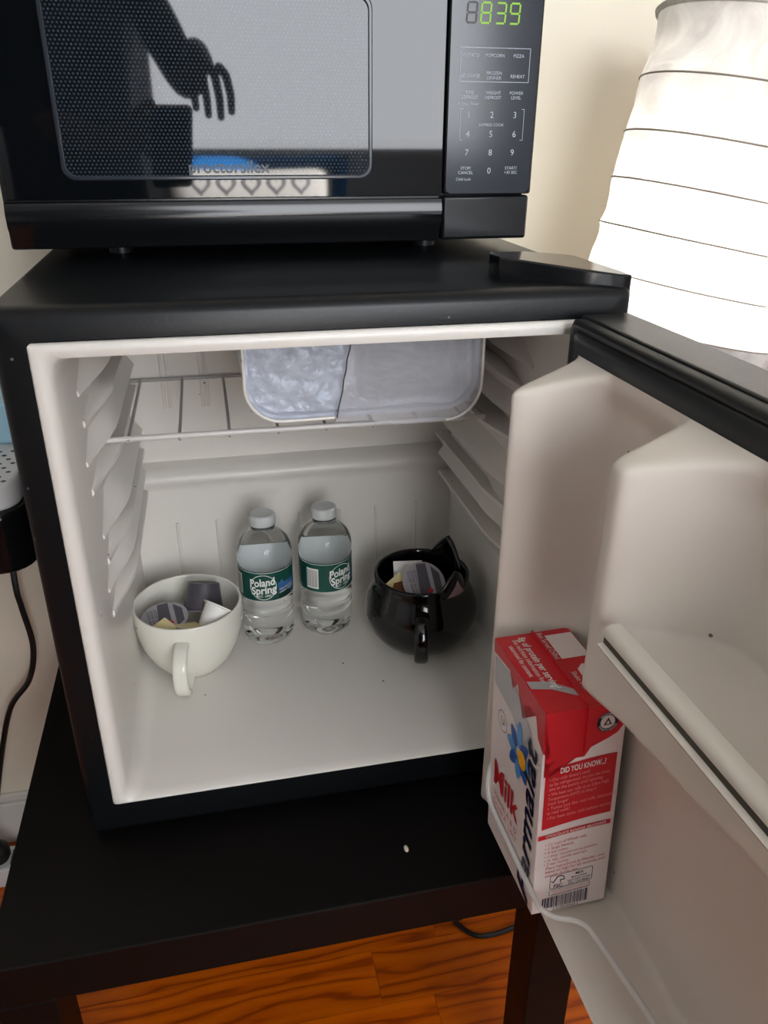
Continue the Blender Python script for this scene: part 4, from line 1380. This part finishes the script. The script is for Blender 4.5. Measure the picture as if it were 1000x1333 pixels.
prism(bm, pts, lambda x, y: A(x, y, 0.2217), lambda x, y: A(x, y, 0.2520))
finish('base', bm, 'appliance_white', ap, bevel=0.004, seg=3)
hole_me = None
for iy in range(8):
    for ix in range(12):
        x, y = -0.096 - ix * 0.014 - (0.007 if iy % 2 else 0), 0.226 + iy * 0.013
        bm = bmn(); bm.faces.new([bm.verts.new((0.0028 * cos(2 * pi * q / 10), 0.0028 * sin(2 * pi * q / 10), 0)) for q in range(10)]) if hole_me is None else None
        if hole_me is None:
            o = finish('hole', bm, 'hole', ap, smooth=False)
            hole_me = o.data
        else:
            bm.free()
            o = bpy.data.objects.new('hole', hole_me)
            COL.objects.link(o)
            o.parent = ap.o
        o.location = A(x, y, 0.2523)
bm = bmn()
prism(bm, rrect(-0.370, -0.092, 0.340, 0.440, 0.02, 5), lambda x, y: A(x, y, 0.2518), lambda x, y: A(x, y, 0.3050))
finish('water_tank', bm, 'appliance_blue', ap, bevel=0.006, seg=3, label='pale blue tank')
# cord hanging from it
bm = bmn()
tube(bm, spline([(-0.176, 0.462, 0.235), (-0.166, 0.458, 0.12), (-0.1615, 0.42, 0.020), (-0.160, 0.42, -0.018), (-0.1565, 0.42, -0.085), (-0.172, 0.42, -0.142), (-0.205, 0.42, -0.186), (-0.2315, 0.42, -0.262), (-0.258, 0.42, -0.36), (-0.273, 0.405, -0.43)], 8), 0.0042, 8)
for v in bm.verts:
    v.co = Vector(A(*v.co))
finish('power_cord', bm, 'cord', ap, label='black power cord')
ps = Thing('power_strip', 'white power strip on the floor by the baseboard', 'power strip', (-0.235, 0.395, -ZO))
bm = bmn(); box(bm, -0.09, 0.06, -0.025, 0.025, 0, 0.038)
finish('strip_body', bm, 'appliance_white', ps, bevel=0.004, seg=2, smooth=True)
for q in range(3):
    bm = bmn(); box(bm, -0.07 + q * 0.055, -0.04 + q * 0.055, -0.015, 0.015, 0.0375, 0.0385)
    finish('socket', bm, 'hole', ps, smooth=False)
for q, x in enumerate((-0.268,)):
    bm = bmn()
    lathe(bm, [(0.015, 0), (0.018, 0.006), (0.018, 0.022), (0.010, 0.032), (0.006, 0.045)], 18, (0, 0, 0), True, True)
    o = finish('plug', bm, 'cord')
    o.location = (x, 0.395, 0.0387)
    tag(o, 'black plug in the white power strip', 'plug')

# cord and adapter on the floor under the table
bm = bmn()
prism(bm, rrect(-0.032, 0.032, -0.022, 0.022, 0.012, 5), lambda x, y: (x, y, 0.0), lambda x, y: (x, y, 0.026))
pad = Thing('power_adapter', 'black power adapter with cord lying on the wooden floor under the table', 'adapter', (0.408, 0.186, -ZO + 0.0003))
o = finish('adapter_body', bm, 'cord', pad, bevel=0.004, seg=3)
o.rotation_euler = (0, 0, radians(-12))
bm = bmn()
tube(bm, spline([(0.415, 0.168, 0.010), (0.421, 0.152, 0.0045), (0.440, 0.131, 0.004), (0.466, 0.1265, 0.004), (0.500, 0.131, 0.004), (0.540, 0.142, 0.004), (0.60, 0.165, 0.004), (0.70, 0.20, 0.004)], 8), 0.0038, 8)
for v in bm.verts:
    v.co -= Vector((0.408, 0.186, 0.0))
finish('adapter_cord', bm, 'cord', pad)

# crumb on the table
bm = bmn()
bmesh.ops.create_icosphere(bm, subdivisions=2, radius=0.003, matrix=Matrix.Diagonal((0.8, 1.5, 0.5, 1)))
o = finish('crumb', bm, 'crumb')
o.location = (0.2753, -0.0741, TZ + ZO + 0.0014)
tag(o, 'tiny pale crumb on the black table in front of the refrigerator', 'crumb')

# ---------------------------------------------------------------- behind the viewer, seen in the microwave's glass
bd = Thing('bed', 'low bed with white mattress and dark base under the window', 'bed', (0.25, -1.95, -ZO))
bm = bmn(); box(bm, -0.95, 0.95, -0.48, 0.42, 0.12, 0.42)
finish('bed_base', bm, 'dark_wood', bd, bevel=0.01)
bm = bmn(); box(bm, -0.93, 0.93, -0.46, 0.40, 0.42, 0.725)
finish('mattress', bm, 'fabric_white', bd, bevel=0.05, seg=4)
for sx_ in (-0.9, 0.9):
    for sy_ in (-0.42, 0.36):
        bm = bmn(); box(bm, sx_ - 0.03, sx_ + 0.03, sy_ - 0.03, sy_ + 0.03, 0, 0.121)
        finish('leg', bm, 'dark_wood', bd, smooth=False)
def pillow(name, label, loc, rot, sx_, sy_, sz_, m):
    p = Thing(name, label, 'pillow', loc)
    p.o.rotation_euler = tuple(radians(a) for a in rot)
    bm = bmn()
    N_ = 18
    G_ = {}
    for sgn in (1, -1):
        for i in range(N_ + 1):
            for j in range(N_ + 1):
                u_, v_ = -1 + 2 * i / N_, -1 + 2 * j / N_
                h_ = max(0, (1 - abs(u_) ** 3.5) * (1 - abs(v_) ** 3.5)) ** 0.5
                pinch = 1 - 0.06 * (1 - u_ * u_) * 0 - 0.05 * (abs(u_) * abs(v_)) * -1
                G_[sgn, i, j] = bm.verts.new((u_ * sx_ / 2 * pinch, v_ * sy_ / 2 * pinch, sgn * h_ * sz_ / 2))
        for i in range(N_):
            for j in range(N_):
                bm.faces.new((G_[sgn, i, j], G_[sgn, i + 1, j], G_[sgn, i + 1, j + 1], G_[sgn, i, j + 1]))
    bmesh.ops.remove_doubles(bm, verts=bm.verts, dist=0.0005)
    body = finish('pillow_body', bm, m, p, angle=180)
    return p, body, (sx_, sy_, sz_)
pillow('pillow', 'plain blue pillow leaning behind the heart print pillow', (0.33, -1.80, 0.370), (90, 0, 180), 0.58, 0.27, 0.12, 'fabric_blue')
pw, pb, (sx_, sy_, sz_) = pillow('pillow', 'white pillow printed with rows of grey hearts', (0.29, -1.62, 0.3540), (90, 0, 180), 0.50, 0.24, 0.12, 'fabric_white')
def heart(cx, cy, s, n_=24):
    out = []
    for q in range(n_):
        a = 2 * pi * q / n_
        out.append((cx + s * 16 * sin(a) ** 3 / 17, cy + s * (13 * cos(a) - 5 * cos(2 * a) - 2 * cos(3 * a) - cos(4 * a)) / 17))
    return out
def on_pillow(u, v):
    u_, v_ = max(-1, min(1, u / (sx_ / 2))), max(-1, min(1, v / (sy_ / 2)))
    h_ = max(0, (1 - abs(u_) ** 3.5) * (1 - abs(v_) ** 3.5)) ** 0.5
    return (u, v, h_ * sz_ / 2 + 0.002)
for j in range(4):
    for i in range(6):
        cx_, cy_ = -0.185 + i * 0.074 + (0.03 if j % 2 else 0), -0.085 + j * 0.056
        if abs(cx_) < 0.215:
            ring_poly_part('heart_print', heart(cx_, cy_, 0.032), heart(cx_, cy_ + 0.001, 0.020), on_pillow, 'heart', pb)
dd = Thing('wall_picture', 'dark framed picture on the wall beside the window', 'picture', (-0.62, RY0 + 0.012, 1.0))
bm = bmn(); box(bm, -0.3, 0.3, -0.012, 0.012, -0.3, 0.3)
finish('picture_frame', bm, 'dark_wood', dd, bevel=0.004, smooth=False)
bm = bmn(); box(bm, -0.26, 0.26, 0.010, 0.014, -0.26, 0.26)
finish('picture_sheet', bm, 'heart', dd, smooth=False)

# the photographer, standing behind the phone (only ever seen mirrored in the microwave's glass)
MT['skin'] = mat('brown_skin', rgb(112, 76, 58), 0.5)
MT['shirt'] = mat('dark_brown_shirt', rgb(40, 30, 30), 0.8)
MT['trousers'] = mat('black_trousers', rgb(20, 20, 24), 0.8)
MT['hair'] = mat('black_hair', rgb(16, 13, 12), 0.6)
person = Thing('person', 'person in dark clothes standing beside the bed, holding up a phone', 'person', (-0.13, -1.15, -ZO))
def skin_piece(verts, edges, root=0, levels=2):
    me = bpy.data.meshes.new('skin_tmp')
    me.from_pydata([Vector(v[:3]) for v in verts], edges, [])
    o = bpy.data.objects.new('skin_tmp', me)
    COL.objects.link(o)
    o.modifiers.new('skin', 'SKIN')
    for i, v in enumerate(verts):
        sv = me.skin_vertices[0].data[i]
        sv.radius = (v[3], v[4] if len(v) > 4 else v[3])
        sv.use_root = (i == root)
    sb = o.modifiers.new('sub', 'SUBSURF')
    sb.levels = levels
    sb.render_levels = levels
    dg = bpy.context.evaluated_depsgraph_get()
    dg.update()
    ev = o.evaluated_get(dg)
    em = ev.to_mesh()
    V = [v.co.copy() for v in em.vertices]
    Fc = [tuple(p.vertices) for p in em.polygons]
    ev.to_mesh_clear()
    bpy.data.objects.remove(o, do_unlink=True)
    bpy.data.meshes.remove(me)
    return V, Fc
px, py = -0.13, -1.15
SK = [(px, py, 0.97, 0.150, 0.105), (px, py + 0.01, 1.14, 0.130, 0.095), (px, py + 0.02, 1.33, 0.150, 0.105), (px, py + 0.02, 1.44, 0.085, 0.07), (px, py + 0.03, 1.51, 0.055), (px, py + 0.045, 1.58, 0.068, 0.078), (px, py + 0.05, 1.66, 0.076, 0.095), (px, py + 0.04, 1.735, 0.050, 0.062),
      (px - 0.09, py, 0.88, 0.088), (px - 0.10, py + 0.01, 0.50, 0.058), (px - 0.10, py, 0.30, 0.055), (px - 0.10, py - 0.02, 0.085, 0.038), (px - 0.11, py + 0.14, 0.032, 0.034),
      (px + 0.09, py, 0.88, 0.088), (px + 0.10, py + 0.01, 0.50, 0.058), (px + 0.10, py, 0.30, 0.055), (px + 0.10, py - 0.02, 0.085, 0.038), (px + 0.11, py + 0.14, 0.032, 0.034),
      (px + 0.165, py + 0.02, 1.40, 0.060), (px + 0.27, py + 0.10, 1.18, 0.042), (px + 0.285, py + 0.33, 1.235, 0.027), (px + 0.290, py + 0.385, 1.225, 0.034, 0.018), (px + 0.295, py + 0.42, 1.20, 0.038, 0.016),
      (px - 0.165, py + 0.02, 1.40, 0.060), (px - 0.17, py + 0.17, 1.15, 0.042), (px + 0.09, py + 0.37, 1.075, 0.027), (px + 0.145, py + 0.43, 1.080, 0.034, 0.018), (px + 0.18, py + 0.465, 1.085, 0.036, 0.016)]
ED = [(0, 1), (1, 2), (2, 3), (3, 4), (4, 5), (5, 6), (6, 7), (0, 8), (8, 9), (9, 10), (10, 11), (11, 12), (0, 13), (13, 14), (14, 15), (15, 16), (16, 17), (2, 18), (18, 19), (19, 20), (20, 21), (21, 22), (2, 23), (23, 24), (24, 25), (25, 26), (26, 27)]
pieces = [skin_piece(SK, ED)]
hx, hy, hz = px + 0.295, py + 0.42, 1.20
for i, (ox, L_) in enumerate(((-0.027, 0.062), (-0.009, 0.074), (0.010, 0.078), (0.027, 0.068))):      # free hand, fingers hanging
    pieces.append(skin_piece([(hx + ox, hy - 0.01, hz + 0.006, 0.0095), (hx + ox * 1.2 + 0.008, hy + 0.026, hz - 0.012, 0.009), (hx + ox * 1.25 + 0.013, hy + 0.034, hz - 0.012 - L_ * 0.5, 0.0082), (hx + ox * 1.2 + 0.014, hy + 0.028, hz - 0.012 - L_, 0.007)], [(0, 1), (1, 2), (2, 3)]))
pieces.append(skin_piece([(hx - 0.026, hy - 0.045, hz + 0.018, 0.0110), (hx - 0.050, hy - 0.020, hz - 0.004, 0.0105), (hx - 0.055, hy - 0.002, hz - 0.034, 0.0085)], [(0, 1), (1, 2)]))
qx, qy, qz = px + 0.18, py + 0.465, 1.085
for i, (oz, L_) in enumerate(((0.027, 0.060), (0.009, 0.070), (-0.010, 0.070), (-0.028, 0.056))):     # fingers curled behind the phone
    pieces.append(skin_piece([(qx - 0.008, qy - 0.006, qz + oz, 0.0095), (qx + 0.026, qy + 0.010, qz + oz * 1.1, 0.009), (qx + 0.026 + L_ * 0.5, qy + 0.012, qz + oz * 1.15, 0.0082), (qx + 0.026 + L_ * 0.85, qy + 0.010, qz + oz * 1.15, 0.007)], [(0, 1), (1, 2), (2, 3)]))
pieces.append(skin_piece([(qx - 0.030, qy - 0.030, qz + 0.022, 0.0110), (qx - 0.004, qy - 0.034, qz + 0.046, 0.0105), (qx + 0.022, qy - 0.030, qz + 0.060, 0.0085)], [(0, 1), (1, 2)]))
pieces.append(skin_piece([(px, py + 0.135, 1.665, 0.010), (px, py + 0.152, 1.635, 0.013), (px, py + 0.135, 1.625, 0.010)], [(0, 1), (1, 2)]))   # nose
for sg in (-1, 1):
    pieces.append(skin_piece([(px + sg * 0.074, py + 0.045, 1.675, 0.010, 0.016), (px + sg * 0.078, py + 0.045, 1.635, 0.008, 0.012)], [(0, 1)]))    # ears
V_, F_ = [], []
for V, Fc in pieces:
    n0 = len(V_)
    V_ += [v - Vector((px, py, 0.0)) for v in V]
    F_ += [tuple(i + n0 for i in f) for f in Fc]
zmin = min(v.z for v in V_)
me = bpy.data.meshes.new('body')
me.from_pydata([v - Vector((0, 0, zmin)) for v in V_], [], F_)
for m_ in ('skin', 'shirt', 'trousers', 'hair'):
    me.materials.append(MT[m_])
for p in me.polygons:
    c_ = p.center
    p.use_smooth = True
    if c_.z > 1.50:
        k_ = 3 if (c_.z > 1.70 or (c_.y < 0.03 and c_.z > 1.56)) else 0
    elif c_.z > 1.0 and c_.y > 0.31:
        k_ = 0
    elif c_.z > 0.98:
        k_ = 1
    else:
        k_ = 2
    p.material_index = k_
o = bpy.data.objects.new('body', me)
COL.objects.link(o)
o.parent = person.o
for sg in (-1, 1):
    bm = bmn(); bmesh.ops.create_icosphere(bm, subdivisions=2, radius=0.011)
    e = finish('eye', bm, 'fabric_white', person)
    e.location = (sg * 0.032, 0.128, 1.665)
    bm = bmn(); bmesh.ops.create_icosphere(bm, subdivisions=2, radius=0.005)
    pp_ = finish('pupil', bm, 'hair', e)
    pp_.location = (0, 0.0075, 0)
bm = bmn(); box(bm, -0.022, 0.022, -0.004, 0.004, -0.005, 0.005)
e = finish('mouth', bm, 'shirt', person, bevel=0.003)
e.location = (0, 0.128, 1.593)

ph_t = Thing('smartphone', 'black smartphone held up in the hand of the person', 'phone', (0, 0, 0))
pm = M.copy()
pm.translation = M.translation + FWD * -0.022
ph_t.o.matrix_world = pm
bm = bmn()
prism(bm, rrect(-0.062, 0.013, -0.130, 0.025, 0.010, 5), lambda x, z: (x, z, 0.0), lambda x, z: (x, z, 0.008))
finish('phone_body', bm, 'blackplastic', ph_t, bevel=0.002, seg=2)
bm = bmn(); lathe(bm, [(0.006, -0.0012), (0.006, 0.0)], 20, (0, 0, 0), True, True)
finish('lens', bm, 'mwglass', ph_t)
